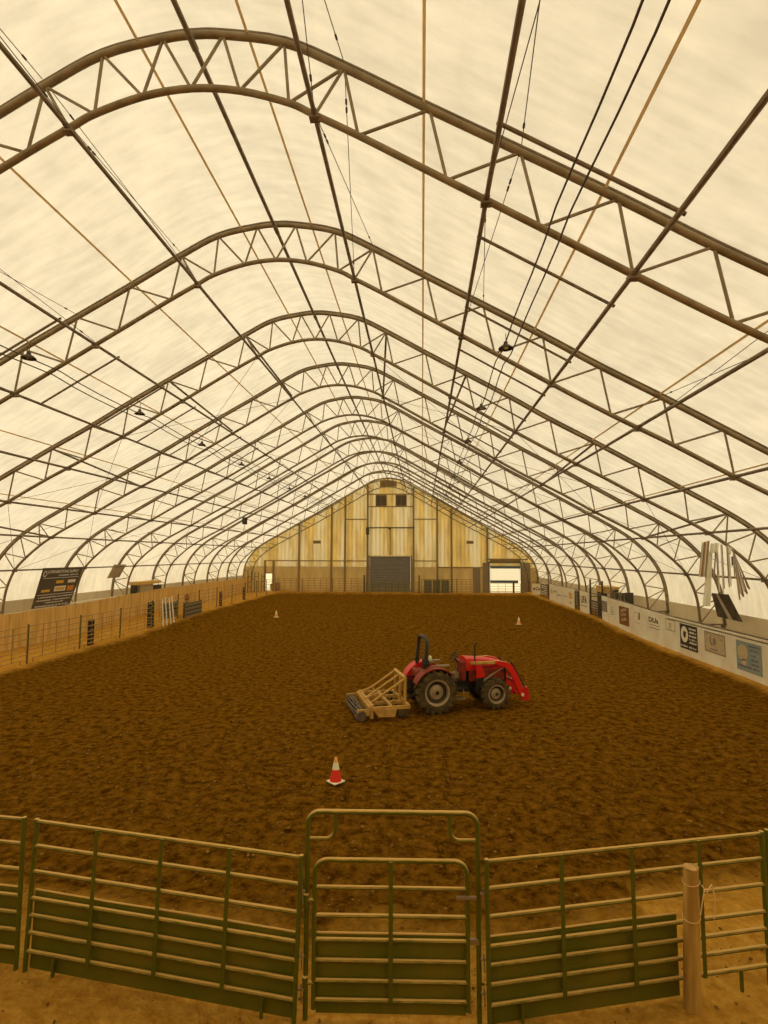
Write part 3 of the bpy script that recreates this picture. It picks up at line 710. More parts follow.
MB().box(.6, .78, -.006, 0, .35, .75).build('rust_bar', SIGNBROWN, t); mb = MB(); scribble(mb, .1, .1, .75, .09, 5); scribble(mb, .05, .65, .3, .08, 6); scribble(mb, .45, .25, .1, .3, 7); mb.build('lettering', SIGNTAN, t)
t, W, H = wall_sign('dark brown square sign with slanting tan script', 34.52, 32.95, .54, 1.64, SIGNBROWN)
for k2, (x, z) in enumerate(((.3, .15), (.3, .45), (.35, .72))): lettering(('WM', 'Win', 'MN')[k2], x, z, .2, .85, SIGNTAN, t, shear=.18)
t, W, H = wall_sign('white sign with small stacked grey script', 36.15, 35.15, .87, 1.53, CREAM)
mb = MB(); [scribble(mb, .15, .08+.15*q, .6, .09, 40+q) for q in range(4)]; mb.build('lettering', INKG, t)
t, W, H = wall_sign('plain grey square sign beside the wall gap', 37.7, 36.68, 1.0, 1.7, INKG)
mb = MB(); [scribble(mb, .12, .1+.14*q, .75, .06, 50+q) for q in range(4)]; mb.build('lettering', SIGNTAN, t)
t, W, H = wall_sign('white sign with dark block letters between the two wall gaps', 42.75, 40.7, .6, 1.95, CREAM)
lettering('UFA', .25, .55, .55, 1.5, INKB, t); mb = MB(); scribble(mb, .25, .3, 1.4, .12, 12); mb.build('small_text', INKG, t)
t, W, H = wall_sign('white sign with yellow picture right behind the second gap', 47.8, 44.6, .6, 1.95, CREAM)
mb = MB(); mb.box(1.9, 2.9, -.006, 0, .6, 1.1); disc(mb, 2.4, .3, .25, .14); mb.build('yellow_picture', GOLD, t); mb = MB(); scribble(mb, .2, .6, 1.3, .16, 13); mb.build('lettering', SIGNTAN, t)
t, W, H = wall_sign('long pale sign with yellow spot near far end of wall', 52.6, 48.2, .65, 1.9, CREAM)
mb = MB(); disc(mb, .8, .7, .35, .25); mb.build('yellow_spot', GOLD, t); mb = MB(); scribble(mb, 1.6, .7, 1.0, .2, 14); scribble(mb, 2.9, .5, 1.2, .14, 15); mb.box(2.75, 2.8, -.006, 0, .1, 1.1); mb.build('lettering', INKG, t)
# far angled sign facing the camera
t = thing('sign', 'white sign board facing the camera at the far right corner', 'sign', (11.62, 58.0, .62), -.15, 'sponsor signs on the right wall')
MB().box(0, 1.42, 0, .03, 0, 1.15).build('sign_board', CREAM, t); lettering('Co', .35, .45, .35, .45, INKB, t); mb = MB(); scribble(mb, .85, .5, .45, .2, 3); disc(mb, .2, .6, .08, .14); mb.build('lettering', INKB, t)
MB().box(.1, .16, .03, .09, -.3, 1.0).box(1.26, 1.32, .03, .09, -.3, 1.0).build('leg', STEEL_D, t)
def grate(name, label, loc, rz, w_, h, nb=6, rows=5, m=DARKV):
    t = thing(name, label, 'gate', loc, rz)
    MB().tube([(0, 0, 0), (0, 0, h), (w_, 0, h), (w_, 0, 0)], .035, 8).build('frame', m, t)
    for k2 in range(rows): z = .1+(h-.15)*k2/(rows-1); MB().tube([(0, 0, z), (w_, 0, z)], .03, 8).build('rail', m, t)
    for k2 in range(nb): x = w_*(k2+1)/(nb+1); MB().tube([(x, 0, .1), (x, 0, h)], .018, 6).build('bar', m, t)
    return t
grate('pipe_gate', 'dark barred gate closing the nearer gap in the right wall', (12.25, 40.5, .3), -pi/2, 2.7, 1.2, 8, 7)
grate('pipe_gate', 'dark barred gate closing the farther gap in the right wall', (12.25, 44.3, .33), -pi/2, 1.4, 1.55, 5, 8)
grate('pipe_gate', 'dark barred gate left of the far right wall sign end', (12.2, 56.5, .33), -pi/2, 3.5, 1.5, 5, 8)
for y, l in ((40.48, 'far'), (37.85, 'near')):
    tag(MB().box(-.05, .05, -.05, .05, 0, 2.75).build('gap_post', DARKV, None, (12.3, y, .25)), 'tall dark post at the %s side of nearer gap in right wall' % l, 'post', 'posts of the right wall gap')
t = thing('notice_board', 'cream notice board with yellow mark behind the nearer wall gap', 'board', (12.75, 39.8, .7), -pi/2)
MB().box(0, 1.25, 0, .04, 0, 1.1).build('sign_board', CREAM, t); MB().box(.3, .7, -.006, 0, .3, .8).build('yellow_picture', GOLD, t); MB().box(.1, .16, .04, .1, -.45, 1).box(1.1, 1.16, .04, .1, -.45, 1).build('leg', DARKV, t)
t = thing('straw_bale_stack', 'yellow wooden crate lid perched above the nearer wall gap', 'crate', (12.45, 37.6, 2.05), 0)
MB().box(0, .9, 0, 2.1, .12, .5).build('crate_body', STRAW, t, bevel=.03); MB().box(-.05, .95, -.05, 2.15, .5, .56).build('crate_lid', STRAW, t); MB().box(.05, .12, .1, 2.0, -2.05+.3, .12).build('support', DARKV, t)
t['label'] = 'yellow straw-coloured crate raised behind the nearer wall gap'; t.name = 'crate'
t = thing('equipment_rack', 'dark rack of equipment behind right wall near the brown sign', 'rack', (12.55, 34.4, .05), 0)
MB().box(0, .5, 0, .06, 0, 2.4).box(0, .5, 2.6, 2.66, 0, 2.4).box(0, .5, 0, 2.66, 1.75, 1.8).build('rack_frame', DARKV, t)
for k2 in range(7): MB().box(.05, .45, .15+.35*k2, .38+.35*k2, 1.8, 2.15+.2*random.random()).build('stored_box', (PANELG, DARKV, BRN)[k2 % 3], t)

# ------------------------------------------------------------------ left banner, streamers and other hung cloth
def quad_cloth(name, corners, m, label, cat, nx_=10, nz_=10, wave=.02, thick=.004, group=None, waves=3, parent=None):
    """corners: top-left, top-right, bottom-right, bottom-left"""
    a, b, c, d = [Vector(p) for p in corners]; nrm = (b-a).cross(d-a).normalized(); mb = MB(); V = []
    for s_ in (0, 1):
        for i in range(nz_+1):
            for j in range(nx_+1):
                u, v = j/nx_, i/nz_; p = a.lerp(b, u).lerp(d.lerp(c, u), v)
                mb.v.append(tuple(p-a+nrm*(wave*sin(u*waves*2*pi+v*1.5)*(.3+v)+thick*s_)))
    q = (nx_+1)*(nz_+1)
    for s_ in (0, 1):
        for i in range(nz_):
            for j in range(nx_):
                k0 = s_*q+i*(nx_+1)+j; f = [k0, k0+1, k0+nx_+2, k0+nx_+1]; mb.face(f if s_ else f[::-1])
    o = mb.build(name, m, parent, tuple(a) if not parent else None)
    if label: tag(o, label, cat, group)
    return o, nrm
bt = thing('banner', 'large charcoal banner with pale lettering hung on the left side', 'banner', (-19.86, 27.4, 1.85), pi/2)
# local x along +Y (away), local z up; top leans toward the arena like the chord
BW = 3.38
def bpt(u, v, off=0):          # u 0..1 along, v 0..1 up
    return Vector((u*BW*(1-.09*(1-v))-.45-.17*(1-v), .42*(1-v)-off, v*2.12))
V = MB(); nU, nV = 12, 8
for s_ in (0, 1):
    for i in range(nV+1):
        for j in range(nU+1):
            p = bpt(j/nU, i/nV, 0); p.y += .012*sin(j*1.3)+.008*s_; V.v.append(tuple(p))
q = (nU+1)*(nV+1)
for s_ in (0, 1):
    for i in range(nV):
        for j in range(nU): k0 = s_*q+i*(nU+1)+j; f = [k0, k0+1, k0+nU+2, k0+nU+1]; V.face(f[::-1] if s_ else f)
V.build('banner_cloth', BANNERG, bt)
BT = Matrix(((.93, 0, .17/2.12, -.60), (0, 1, -.42/2.12, .40), (0, 0, 1, 0), (0, 0, 0, 1)))
def btext(txt, x, z, h, wd, m):
    me = font_mesh(txt, h, wd); me.materials.clear(); me.materials.append(m)
    for v in me.vertices: v.co = BT @ (v.co+Vector((x, -.02, z)))
    o = bpy.data.objects.new('lettering', me); COL.objects.link(o); o.parent = bt
btext('CORNERSTONE SUPPLY', .42, 1.82, .16, 2.75, BANTXT)
def bmarks(items, m, name):
    mb = MB()
    for it in items: mb.box(it[0], it[1], -.03, -.022, it[2], it[3])
    mb.v = [tuple(BT @ Vector(v)) for v in mb.v]; mb.build(name, m, bt)
mb = MB(); disc(mb, .22, 1.8, .15, .17, -.024)
mb.v = [tuple(BT @ Vector(v)) for v in mb.v]; mb.build('round_logo', BANTXT, bt)
mb = MB(); disc(mb, .22, 1.8, .09, .11, -.03); mb.v = [tuple(BT @ Vector(v)) for v in mb.v]; mb.build('logo_centre', BANNERG, bt)
bmarks([(.15, 3.3, 1.55, 1.575), (.1, 3.3, .66, .69)], BANTXT, 'rule_line')
bmarks([(1.35, 2.35, .82, 1.1)], CREAM, 'white_patch'); bmarks([(1.45, 2.25, .88, 1.03)], GOLD, 'gold_wording')
bmarks([(2.5, 3.1, .8, 1.08)], mat('banner_orange', (.45, .18, .03), .7), 'orange_patch'); bmarks([(1.35, 2.0, 1.25, 1.42)], GOLD, 'gold_emblem'); bmarks([(.3, 1.0, .82, .95)], GOLD, 'gold_emblem'); bmarks([(2.4, 3.1, 1.25, 1.42)], BANTXT, 'pale_emblem')
mb = MB()
for k2, (x, z, ww) in enumerate(((1.4, 1.66, 1.8), (.2, .5, 3.0), (.15, .34, 1.2), (1.5, .34, 1.6), (.9, .2, 1.6), (.15, .04, 2.9))): scribble(mb, x, z, ww, .075, 70+k2, -.024)
mb.v = [tuple(BT @ Vector(v)) for v in mb.v]; mb.build('small_lettering', BANTXT, bt)
o, _ = quad_cloth('banner', [(-20.6, 34.7, 4.02), (-20.6, 36.2, 4.0), (-21.05, 36.2, 3.1), (-21.05, 34.7, 3.1)], translucent('faint_banner', (.6, .5, .36), (.6, .52, .4), .5), 'faint small square banner on fabric between the fourth and fifth full arches', 'banner', wave=.01)
YS = 19.25
def strip(x0, x1, x2, x3, z1, z0, m, label, cat='streamer', y=YS, wave=.03, g='cloth strips hung from the right trusses', waves=2, dy=0):
    return quad_cloth('cloth_streamer', [(x0, y, z1), (x1, y, z1), (x3, y+dy, z0), (x2, y+dy, z0)], m, label, cat, 8, 12, wave, .004, g, waves)[0]
# striped cloth, hung left
t = thing('striped_cloth', 'grey and rust striped cloth hanging leftmost in the hung bunch', 'cloth', (9.5, YS, 4.0), 0, 'cloth strips hung from the right trusses')
for k2 in range(9):
    u0, u1 = k2/9, (k2+1)/9; m_ = (CLOTHG, CLOTHW, CLOTHG, CLOTHR, CLOTHG, CLOTHW, CLOTHR, CLOTHG, CLOTHW)[k2]
    a = Vector((.16+.29*u0, .0+.04*(k2 % 2), 1.18+.08*u0)); b = Vector((.16+.29*u1, .04-.04*(k2 % 2), 1.18+.08*u1)); c = Vector((.0+.29*u1, .04-.04*(k2 % 2), 0)); d = Vector((.29*u0, .04*(k2 % 2), 0))
    mb = MB(); mb.v = [tuple(a), tuple(b), tuple(c), tuple(d)]+[tuple(p+Vector((0, .004, 0))) for p in (a, b, c, d)]
    for f in ((0, 1, 2, 3), (7, 6, 5, 4), (0, 4, 5, 1), (1, 5, 6, 2), (2, 6, 7, 3), (3, 7, 4, 0)): mb.face(list(f))
    mb.build('stripe', m_, t)
strip(9.9, 10.18, 9.88, 10.14, 5.15, 4.82, CLOTHW, 'white rounded cloth bib at top of the hung bunch', wave=.06, y=YS-.1)
strip(9.85, 10.02, 9.64, 9.9, 4.88, 3.0, CLOTHW, 'long pale cloth tail reaching lowest left in the hung bunch', y=YS+.05)
strip(10.0, 10.04, 9.92, 9.95, 4.85, 4.0, CLOTHG, 'short grey ribbon beside the white bib', y=YS-.15)
rs = random.Random(11)
spec = [(10.12, 10.16, 4.05, 'G', 'left edge'), (10.17, 10.22, 3.5, 'W', 'second'), (10.23, 10.27, 3.44, 'W', 'third'), (10.28, 10.33, 3.6, 'G', 'fourth'), (10.36, 10.40, 3.66, 'G', 'fifth'),
        (10.41, 10.46, 3.95, 'W', 'sixth'), (10.47, 10.51, 3.8, 'G', 'seventh'), (10.54, 10.58, 3.7, 'W', 'eighth'), (10.60, 10.64, 3.95, 'G', 'last')]
for x0, x1, zb, c_, nm_ in spec:
    zt = 5.17-.32*(x0-10.1); dx = .02
    strip(x0, x1, x0+dx, x1+dx+0, zt, zb, CLOTHW if c_ == 'W' else CLOTHG, 'narrow %s streamer in the ragged hung bunch, %s from left' % ('white' if c_ == 'W' else 'grey', nm_), y=YS-.2+.045*((x0*1000//1) % 7), wave=.015, waves=1)
strip(10.37, 10.55, 10.40, 10.5, 5.0, 4.78, CLOTHW, 'small white bib at the top right of the hung bunch', wave=.05, y=YS-.18)
tag(quad_cloth('cloth_tag', [(10.5, YS-.2, 4.7), (10.55, YS-.2, 4.7), (10.55, YS-.2, 4.4), (10.5, YS-.2, 4.4)], BLACK, None, None, 3, 3, .005)[0], 'tiny black tag on the white streamers', 'tag')
t = thing('striped_cloth', 'striped cloth fanning out rightmost in the hung bunch', 'cloth', (10.65, YS, 5.0), 0, 'cloth strips hung from the right trusses')
for k2 in range(9):
    u0, u1 = k2/9, (k2+.7)/9; m_ = (CLOTHG, CLOTHW, CLOTHG, CLOTHR, CLOTHW, CLOTHG, CLOTHR, CLOTHG, CLOTHG)[k2]
    a = Vector((.0+.08*u0, 0, -.0-.2*u0)); b = Vector((.08*u1, 0, -.2*u1)); e_ = .09*((k2*5) % 3); c = Vector((.16+.37*u1, -.03, -1.78+.3*u1+e_)); d = Vector((.16+.37*u0, .03, -1.78+.3*u0+e_))
    mb = MB(); mb.v = [tuple(a), tuple(b), tuple(c), tuple(d)]+[tuple(p+Vector((0, .004, 0))) for p in (a, b, c, d)]
    for f in ((0, 1, 2, 3), (7, 6, 5, 4), (0, 4, 5, 1), (1, 5, 6, 2), (2, 6, 7, 3), (3, 7, 4, 0)): mb.face(list(f))
    mb.build('stripe', m_, t)
t = thing('banner', 'dark banner hanging askew above right wall below the hung cloths', 'banner', (12.7, 24.7, 3.1))
o, _ = quad_cloth('banner_cloth', [(0, 0, 0), (.1, -1.15, .02), (.25, -1.75, -1.05), (.1, -.15, -1.0)], CLOTHD, None, None, 8, 8, .02, parent=t)
o, _ = quad_cloth('pale_stripe', [(-.01, -.33, 0), (-.0, -.5, 0), (.12, -1.3, -1.03), (.1, -1.0, -1.02)], CLOTHG, None, None, 4, 6, .012, parent=t); o.location = (.0, -.33, -.0)

# ------------------------------------------------------------------ things along the left fence
def ladder(label, loc, w_=.42, h=1.35, rungs=6):
    t = thing('step_ladder', label, 'ladder', loc, pi/2, None)
    for x in (0, w_): MB().box(x-.025, x+.025, -.03, .03, 0, h).build('side_rail', BLACK, t)
    MB().box(0, w_, .01, .03, 0, h).build('back_panel', BLACK, t)
    for k2 in range(rungs): z = .12+(h-.2)*k2/(rungs-1); MB().box(0, w_, -.05, .01, z, z+.035).build('rung', GREYM, t)
    return t
ladder('narrow dark ladder on left fence nearest the camera', (-17.0, 26.6, .0))
ladder('narrow dark ladder on left fence beside the white poles', (-17.1, 32.75, .1), .7, 1.6, 7)
ladder('narrow dark ladder on left fence, second from far end', (-17.0, 44.4, .38), .5, 1.2, 5)
ladder('narrow dark ladder on left fence nearest the far end', (-17.0, 50.4, .4), .5, 1.2, 5)
for k2, (y, ly, dz) in enumerate(((33.4, .15, 0), (33.9, .05, .1), (34.45, .02, .05), (34.9, -.05, .1))):
    t = thing('jump_pole', 'tall white jump standard leaning on left fence, %s from the camera' % ORD[k2], 'pole', (-16.45, y, .08), 0, 'white jump standards by the left fence')
    MB().tube([(.05, 0, 0), (-.15, ly, 1.7+dz)], .04, 8).build('pole', CLOTHW, t); MB().tube([(-.15, ly, 1.7+dz), (-.153, ly, 1.76+dz)], .045, 8).build('end_cap', CREAM, t)
    MB().box(-.12, .14, -.18, .18, -.02, .04).build('foot', CLOTHW, t)
def bleacher(label, loc, L_, n_=4):
    t = thing('bench', label, 'bench', loc, pi/2, 'grey-green benches by the left fence')
    for k2 in range(n_): MB().box(0, L_, .28*k2, .28*k2+.2, .22+.22*k2, .28+.22*k2).build('seat_plank', PANELG, t)
    for x in (.1, L_-.2): MB().box(x, x+.08, 0, .2+.28*(n_-1), 0, .12).box(x, x+.08, .28*(n_-1), .28*(n_-1)+.1, 0, .2+.22*(n_-1)).box(x, x+.08, .28*1, .28*1+.1, 0, .42).build('trestle', GREYM, t)
    return t
def grey_box(label, loc, L_, D_, H_):
    t = thing('barrier', label, 'barrier', loc, pi/2, 'grey-green slatted barriers by the left fence')
    mb = MB()
    for k2 in range(4): mb.box(0, L_, -.03, .0, .1+k2*(H_-.1)/4, .02+(k2+.8)*(H_-.1)/4+.05)
    mb.build('slats', GREYM, t, smooth=False); MB().box(0, L_, .0, .03, .05, H_-.05).build('back_sheet', mat('green_grey', (.04, .05, .02), .8), t)
    for x in (0, L_-.06): MB().box(x, x+.06, -.04, .1, 0, H_).build('post', GREYM, t)
grey_box('grey-green slatted barrier on the left fence just past the white poles', (-17.4, 35.3, .3), 2.2, .5, 1.15)
grey_box('grey slatted barrier on left fence farther past the white poles', (-16.5, 36.6, .15), 2.9, .5, 1.2)
t = thing('fence_post', 'wooden post with brown top behind the grey slatted barrier', 'post', (-17.6, 39.4, .3)); MB().box(-.1, .1, -.1, .1, 0, 1.05).build('post_shaft', GREYM, t); MB().lathe([(.14, 1.05), (.16, 1.2), (.1, 1.42), (0, 1.45)], 12).build('brown_top', SIGNBROWN, t)
t = thing('announcer_booth', 'small tan-roofed booth rising behind left wall above the jump standards', 'booth', (-20.95, 37.6, .1))
MB().box(-.1, .75, -.2, 2.9, 2.4, 2.62).build('roof', STRAW, t); MB().box(0, .45, .4, 2.3, 0, 2.4).build('booth_wall', mat('booth_tan', (.36, .29, .17), .8), t)
MB().box(.05, .4, 2.35, 3.7, .0, 2.25).build('side_rack', DARKV, t); MB().box(.02, .4, -.15, .15, 0, 2.4).build('corner_post', DARKV, t)


# ------------------------------------------------------------------ tractor
TA = radians(17.39); T0 = (.2247, 17.112, -.0)
tr = thing('tractor', 'red compact tractor with front loader arms standing in the arena', 'tractor', T0, TA)
def wheel(x, y, R, wd, lugs, name='wheel'):
    t = MB(); h = wd/2
    t.lathe([(R*.60, -h*.85), (R*.72, -h), (R*.9, -h*.95), (R*.955, -h*.8), (R*.96, 0), (R*.955, h*.8), (R*.9, h*.95), (R*.72, h), (R*.60, h*.85), (R*.57, h*.5), (R*.57, -h*.5), (R*.60, -h*.85)], 36, 'y', cap=False)
    for i in range(lugs):
        for sd_ in (-1, 1):
            a = 2*pi*(i+(.25 if sd_ > 0 else -.25))/lugs
            Rm = Matrix.Rotation(a, 4, 'Y') @ Matrix.Translation((0, sd_*h*.5, R*.965)) @ Matrix.Rotation(sd_*radians(38), 4, 'Z')
            t.box(-.028*R/.6, .028*R/.6, -h*.55, h*.55, -.03, .035*R/.6+.012, Rm)
            Rm = Matrix.Rotation(a+sd_*0, 4, 'Y') @ Matrix.Translation((0, sd_*h*.93, R*.88))
            t.box(-.035*R/.6, .035*R/.6, -.018, .025, -.09*R/.6, .06*R/.6, Rm)
    o = t.build(name, RUBBER, tr, (x, y, R)); s_ = -1 if y < 0 else 1
    rm = MB(); rm.lathe([(R*.63, s_*h*.98), (R*.62, s_*h*1.0), (R*.54, s_*h*.9), (R*.50, s_*h*.22), (R*.36, s_*h*.18), (R*.34, s_*h*.42), (R*.18, s_*h*.5), (R*.17, s_*h*.75), (0, s_*h*.78)], 32, 'y', cap=False)
    rm.build('rim', RIM, o); MB().lathe([(R*.495, s_*h*.55), (R*.49, s_*h*.27), (R*.37, s_*h*.24), (R*.36, s_*h*.21)], 32, 'y', cap=False).build('dark_dish', mat('painted_dish_shade', (.05, .04, .022), .8), o)  # shade of the deep rim recess, painted as a dark ring
    hb = MB(); hb.lathe([(R*.09, s_*h*.76), (R*.09, s_*h*1.0), (0, s_*h*1.02)], 14, 'y')
    hb.build('hub', BLACK, o)
    for i in range(6): a = 2*pi*i/6; MB().lathe([(R*.03, s_*h*.45), (R*.03, s_*h*.62), (0, s_*h*.62)], 8, 'y', (R*.24*cos(a), 0, R*.24*sin(a))).build('wheel_bolt', BLACK, o); return o
for s_ in (-1, 1):
    wheel(0, s_*.60, .62, .36, 18); wheel(1.96, s_*.55, .45, .25, 16)
# chassis
MB().box(-.42, .55, -.22, .22, .42, .86).box(.5, 1.3, -.17, .17, .45, .8).box(1.3, 2.35, -.16, .16, .42, .66).build('chassis', BLACK, tr, bevel=.03)
MB().box(1.25, 2.2, -.19, .19, .6, 1.12).build('engine', BLACK, tr, bevel=.03)
MB().tube([(0, -.5, .62), (0, .5, .62)], .09, 12).build('rear_axle', BLACK, tr)
MB().tube([(1.96, -.48, .45), (1.96, .48, .45)], .07, 12).box(1.86, 2.06, -.12, .12, .4, .66).build('front_axle', BLACK, tr)
hood = MB(); nS = 9; sec = []
for i in range(nS):
    u = i/(nS-1); x = 1.1+1.42*u; zt = 1.52-.12*u-.12*u**4; wd = .30-.05*u-.06*u**5; zl = 1.12-.02*u
    prof = [(-wd, zl), (-wd, zt-.12), (-wd*.86, zt-.03), (-wd*.5, zt), (0, zt+.015), (wd*.5, zt), (wd*.86, zt-.03), (wd, zt-.12), (wd, zl)]
    for y, z in prof: hood.v.append((x, y, z))
for i in range(nS-1):
    for j in range(8): hood.face([i*9+j, (i+1)*9+j, (i+1)*9+j+1, i*9+j+1])
hood.face([j for j in range(9)]); hood.face([(nS-1)*9+j for j in range(9)][::-1])
hood.build('hood', RED, tr)
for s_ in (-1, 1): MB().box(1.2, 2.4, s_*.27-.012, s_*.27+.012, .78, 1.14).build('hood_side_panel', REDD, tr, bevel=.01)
MB().box(2.4, 2.5, -.22, .22, .66, 1.2).build('grille', BLACK, tr, bevel=.02)
for s_ in (-1, 1): MB().lathe([(.06, 0), (.05, .03), (0, .035)], 14, 'x', (2.5, s_*.13, 1.1)).build('headlight', CONEW, tr)
MB().box(.95, 1.12, -.27, .27, .8, 1.4).build('dashboard', REDD, tr, bevel=.03)
MB().tube([(1.0, 0, 1.3), (.82, 0, 1.48)], .025, 8).build('steering_column', BLACK, tr)
sw = [Vector((.80, 0, 1.5))+.19*(Vector((0, 1, 0))*cos(a)+Vector((.6, 0, .8))*sin(a)) for a in [2*pi*i/20 for i in range(20)]]
so_ = MB(); so_.tube(sw, .016, 8, closed=True); so_.tube([sw[0], sw[10]], .012, 6); so_.tube([sw[5], (.80, 0, 1.5)], .012, 6); so_.build('steering_wheel', BLACK, tr)
MB().box(.35, 1.1, -.5, .5, .60, .65).build('floor_plate', BLACK, tr)
for s_ in (-1, 1):
    st = MB(); st.box(.62, .95, s_*.5-.12, s_*.5+.12, .34, .37); st.tube([(.65, s_*.5, .62), (.65, s_*.58, .35)], .015); st.tube([(.92, s_*.5, .62), (.92, s_*.58, .35)], .015); st.build('step', GREYM, tr)
    # fender: arched sheet over rear wheel
    fd = MB(); P = []
    for i in range(11):
        a = radians(158-i*11.8); P.append((.70*cos(a), 0, .62+.70*sin(a)*1.0+.0))
    P2 = [Vector((p[0], 0, p[2])) for p in P]
    fd.ribbon([p+Vector((0, s_*.58, 0)) for p in P2], .40, .03)
    fd.v = [tuple(v) for v in fd.v]
    fd.prism([(p.x, p.z) for p in P2]+[(.4, .75), (-.35, .75)], s_*.375-.012, s_*.375+.012)
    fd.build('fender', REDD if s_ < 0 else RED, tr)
    MB().box(.05, .5, s_*.42-.07, s_*.42+.07, 1.31, 1.36).build('fender_handle', GREYM, tr, bevel=.01)
# rear red hood / tank panel under the roll bar
MB().box(-.50, -.2, -.28, .28, .95, 1.2).build('rear_tank', REDD, tr, bevel=.05)
MB().box(-.08, .38, -.24, .24, 1.0, 1.14).build('seat', BLACK, tr, bevel=.05)
MB().box(-.18, -.06, -.23, .23, 1.08, 1.52).build('seat_backrest', BLACK, tr, bevel=.05)
for s_ in (-1, 1): MB().box(-.05, .25, s_*.28-.03, s_*.28+.03, 1.28, 1.33).build('armrest', GREYM, tr, bevel=.01)
rp = [(-.25, -.44, .85), (-.27, -.44, 1.4), (-.22, -.44, 1.93)]+[(-.21, -.44+.24*(1-cos(a)), 1.93+.24*sin(a)) for a in (pi/8, pi/4, 3*pi/8, pi/2)]+[(-.21, .20, 2.17)]+[(-.21, .20+.24*sin(a), 1.93+.24*cos(a)) for a in (pi/8, pi/4, 3*pi/8, pi/2)]+[(-.27, .44, 1.4), (-.25, .44, .85)]
MB().tube(rp, .058, 10).build('roll_bar', mat('roll_bar_black', (.03, .025, .017), .5), tr)
for s_ in (-1, 1): MB().box(-.34, -.2, s_*.46-.07, s_*.46+.07, 1.36, 1.44).build('roll_bar_hinge', BLACK, tr)
MB().lathe([(.085, 0), (.085, .05), (.06, .06)], 14, 'x', (-.12, -.36, 1.56)).build('work_light', CONEW, tr)
MB().tube([(1.42, -.24, 1.1), (1.42, -.24, 1.85), (1.44, -.24, 1.91), (1.5, -.24, 1.95)], .024, 10).tube([(1.42, -.24, 1.15), (1.42, -.24, 1.45)], .04, 10).build('exhaust_pipe', BLACK, tr)
MB().box(.55, .8, -.44, -.3, .95, 1.12).tube([(.7, -.34, .9), (.78, -.36, 1.38)], .014).tube([(.6, -.34, .9), (.64, -.38, 1.3)], .014).build('control_lever', GREYM, tr)
# loader
for s_ in (-1, 1):
    y = s_*.43
    MB().prism([(1.36, .92), (1.66, .92), (1.66, 1.02), (1.56, 1.30), (1.36, 1.32), (1.40, 1.0)], y-.04, y+.04).build('loader_mast', RED, tr, bevel=.01)
    MB().prism([(1.34, .5), (1.62, .5), (1.62, .92), (1.38, .92)], y-.035, y+.035).box(1.35, 1.6, min(y, s_*.15), max(y, s_*.15), .52, .62).build('mast_bracket', BLACK, tr, bevel=.01)
    am = MB(); am.prism([(2.0, 1.32), (2.12, 1.29), (2.42, 1.16), (2.58, .92), (2.86, .26), (3.02, .30), (2.76, 1.0), (2.62, 1.24), (2.44, 1.36), (2.15, 1.42), (2.0, 1.42)], y-.045, y+.045)
    arm = am.build('loader_arm', dusty('loader_red', (.5, .014, .008), (.42, .28, .11), .45, .55, .95), tr, bevel=.008)
    MB().prism([(1.2, 1.34), (2.02, 1.325), (2.02, 1.415), (1.2, 1.41)], y-.04, y+.04).build('rear_arm_section', TAN, arm)
    MB().tube([(1.6, y-.0, .8), (1.95, y, 1.02)], .035, 10).tube([(1.9, y, .99), (2.3, y, 1.2)], .02, 8).build('lift_cylinder', GREYM, arm)
    MB().tube([(2.55, y-.02, 1.36), (2.8, y-.02, .95)], .032, 10).tube([(2.78, y-.02, .98), (3.05, y-.02, .5)], .018, 8).build('tilt_cylinder', BLACK, arm)
    MB().prism([(2.9, .18), (3.12, .14), (3.16, .30), (3.1, .58), (3.0, .55), (2.98, .36)], y-.06, y+.06).build('quick_hitch_plate', RED, arm)
    MB().lathe([(.05, 0), (.05, .12)], 12, 'y', (2.93, y-.06, .34)).build('pivot_pin', CONEW, arm)
    MB().tube([(1.55, y-s_*.02, 1.25), (1.8, y-s_*.06, 1.20), (2.2, y-s_*.05, 1.3), (2.5, y-s_*.05, 1.2)], .014, 6).build('hydraulic_hose', BLACK, arm)
MB().tube([(2.7, -.43, .75), (2.7, .43, .75)], .05, 10).tube([(3.08, -.43, .22), (3.08, .43, .22)], .03, 10).build('loader_crossbar', RED, tr)
# three point hitch
MB().tube([(-.4, 0, .95), (-.93, 0, 1.0)], .025).tube([(-.3, -.28, .45), (-.93, -.36, .42)], .03).tube([(-.3, .28, .45), (-.93, .36, .42)], .03).tube([(-.35, -.25, .95), (-.65, -.32, .45)], .02).tube([(-.35, .25, .95), (-.65, .32, .45)], .02).build('three_point_hitch', BLACK, tr)

# ------------------------------------------------------------------ arena drag
dr = thing('arena_drag', 'tan arena harrow with black basket roller hitched behind the red tractor', 'harrow', T0, TA)
B = lambda a, b, wd=.05: MB().tube([a, b], wd*.6, 4)
def beam(P, wd=.035, m=TAN, nm='frame_beam'): return MB().tube(P, wd, 6).build(nm, m, dr)
mast = MB(); mast.tube([(-.95, -.62, 1.07), (-.95, .62, 1.07)], .05, 8).build('mast_crossbar', TAN, dr)
for y in (-.58, .58): beam([(-.95, y, .3), (-.95, y, 1.07)], .045, nm='mast_upright'); beam([(-.95, y, 1.05), (-2.02, y, .38)], .036, nm='diagonal_brace')
beam([(-1.0, -.15, .3), (-.96, -.15, 1.07)], .045, nm='mast_upright')
beam([(-.97, 0, 1.05), (-2.0, 0, .42)], .036, nm='diagonal_brace')
for y in (-.92, .92, -.35, .35): MB().box(-2.12, -.9, y-.035, y+.035, .28, .37).build('frame_beam', TAN, dr)
for x in (-.93, -1.45, -2.08): MB().box(x-.04, x+.04, -.95, .95, .29, .38).build('frame_beam', TAN, dr)
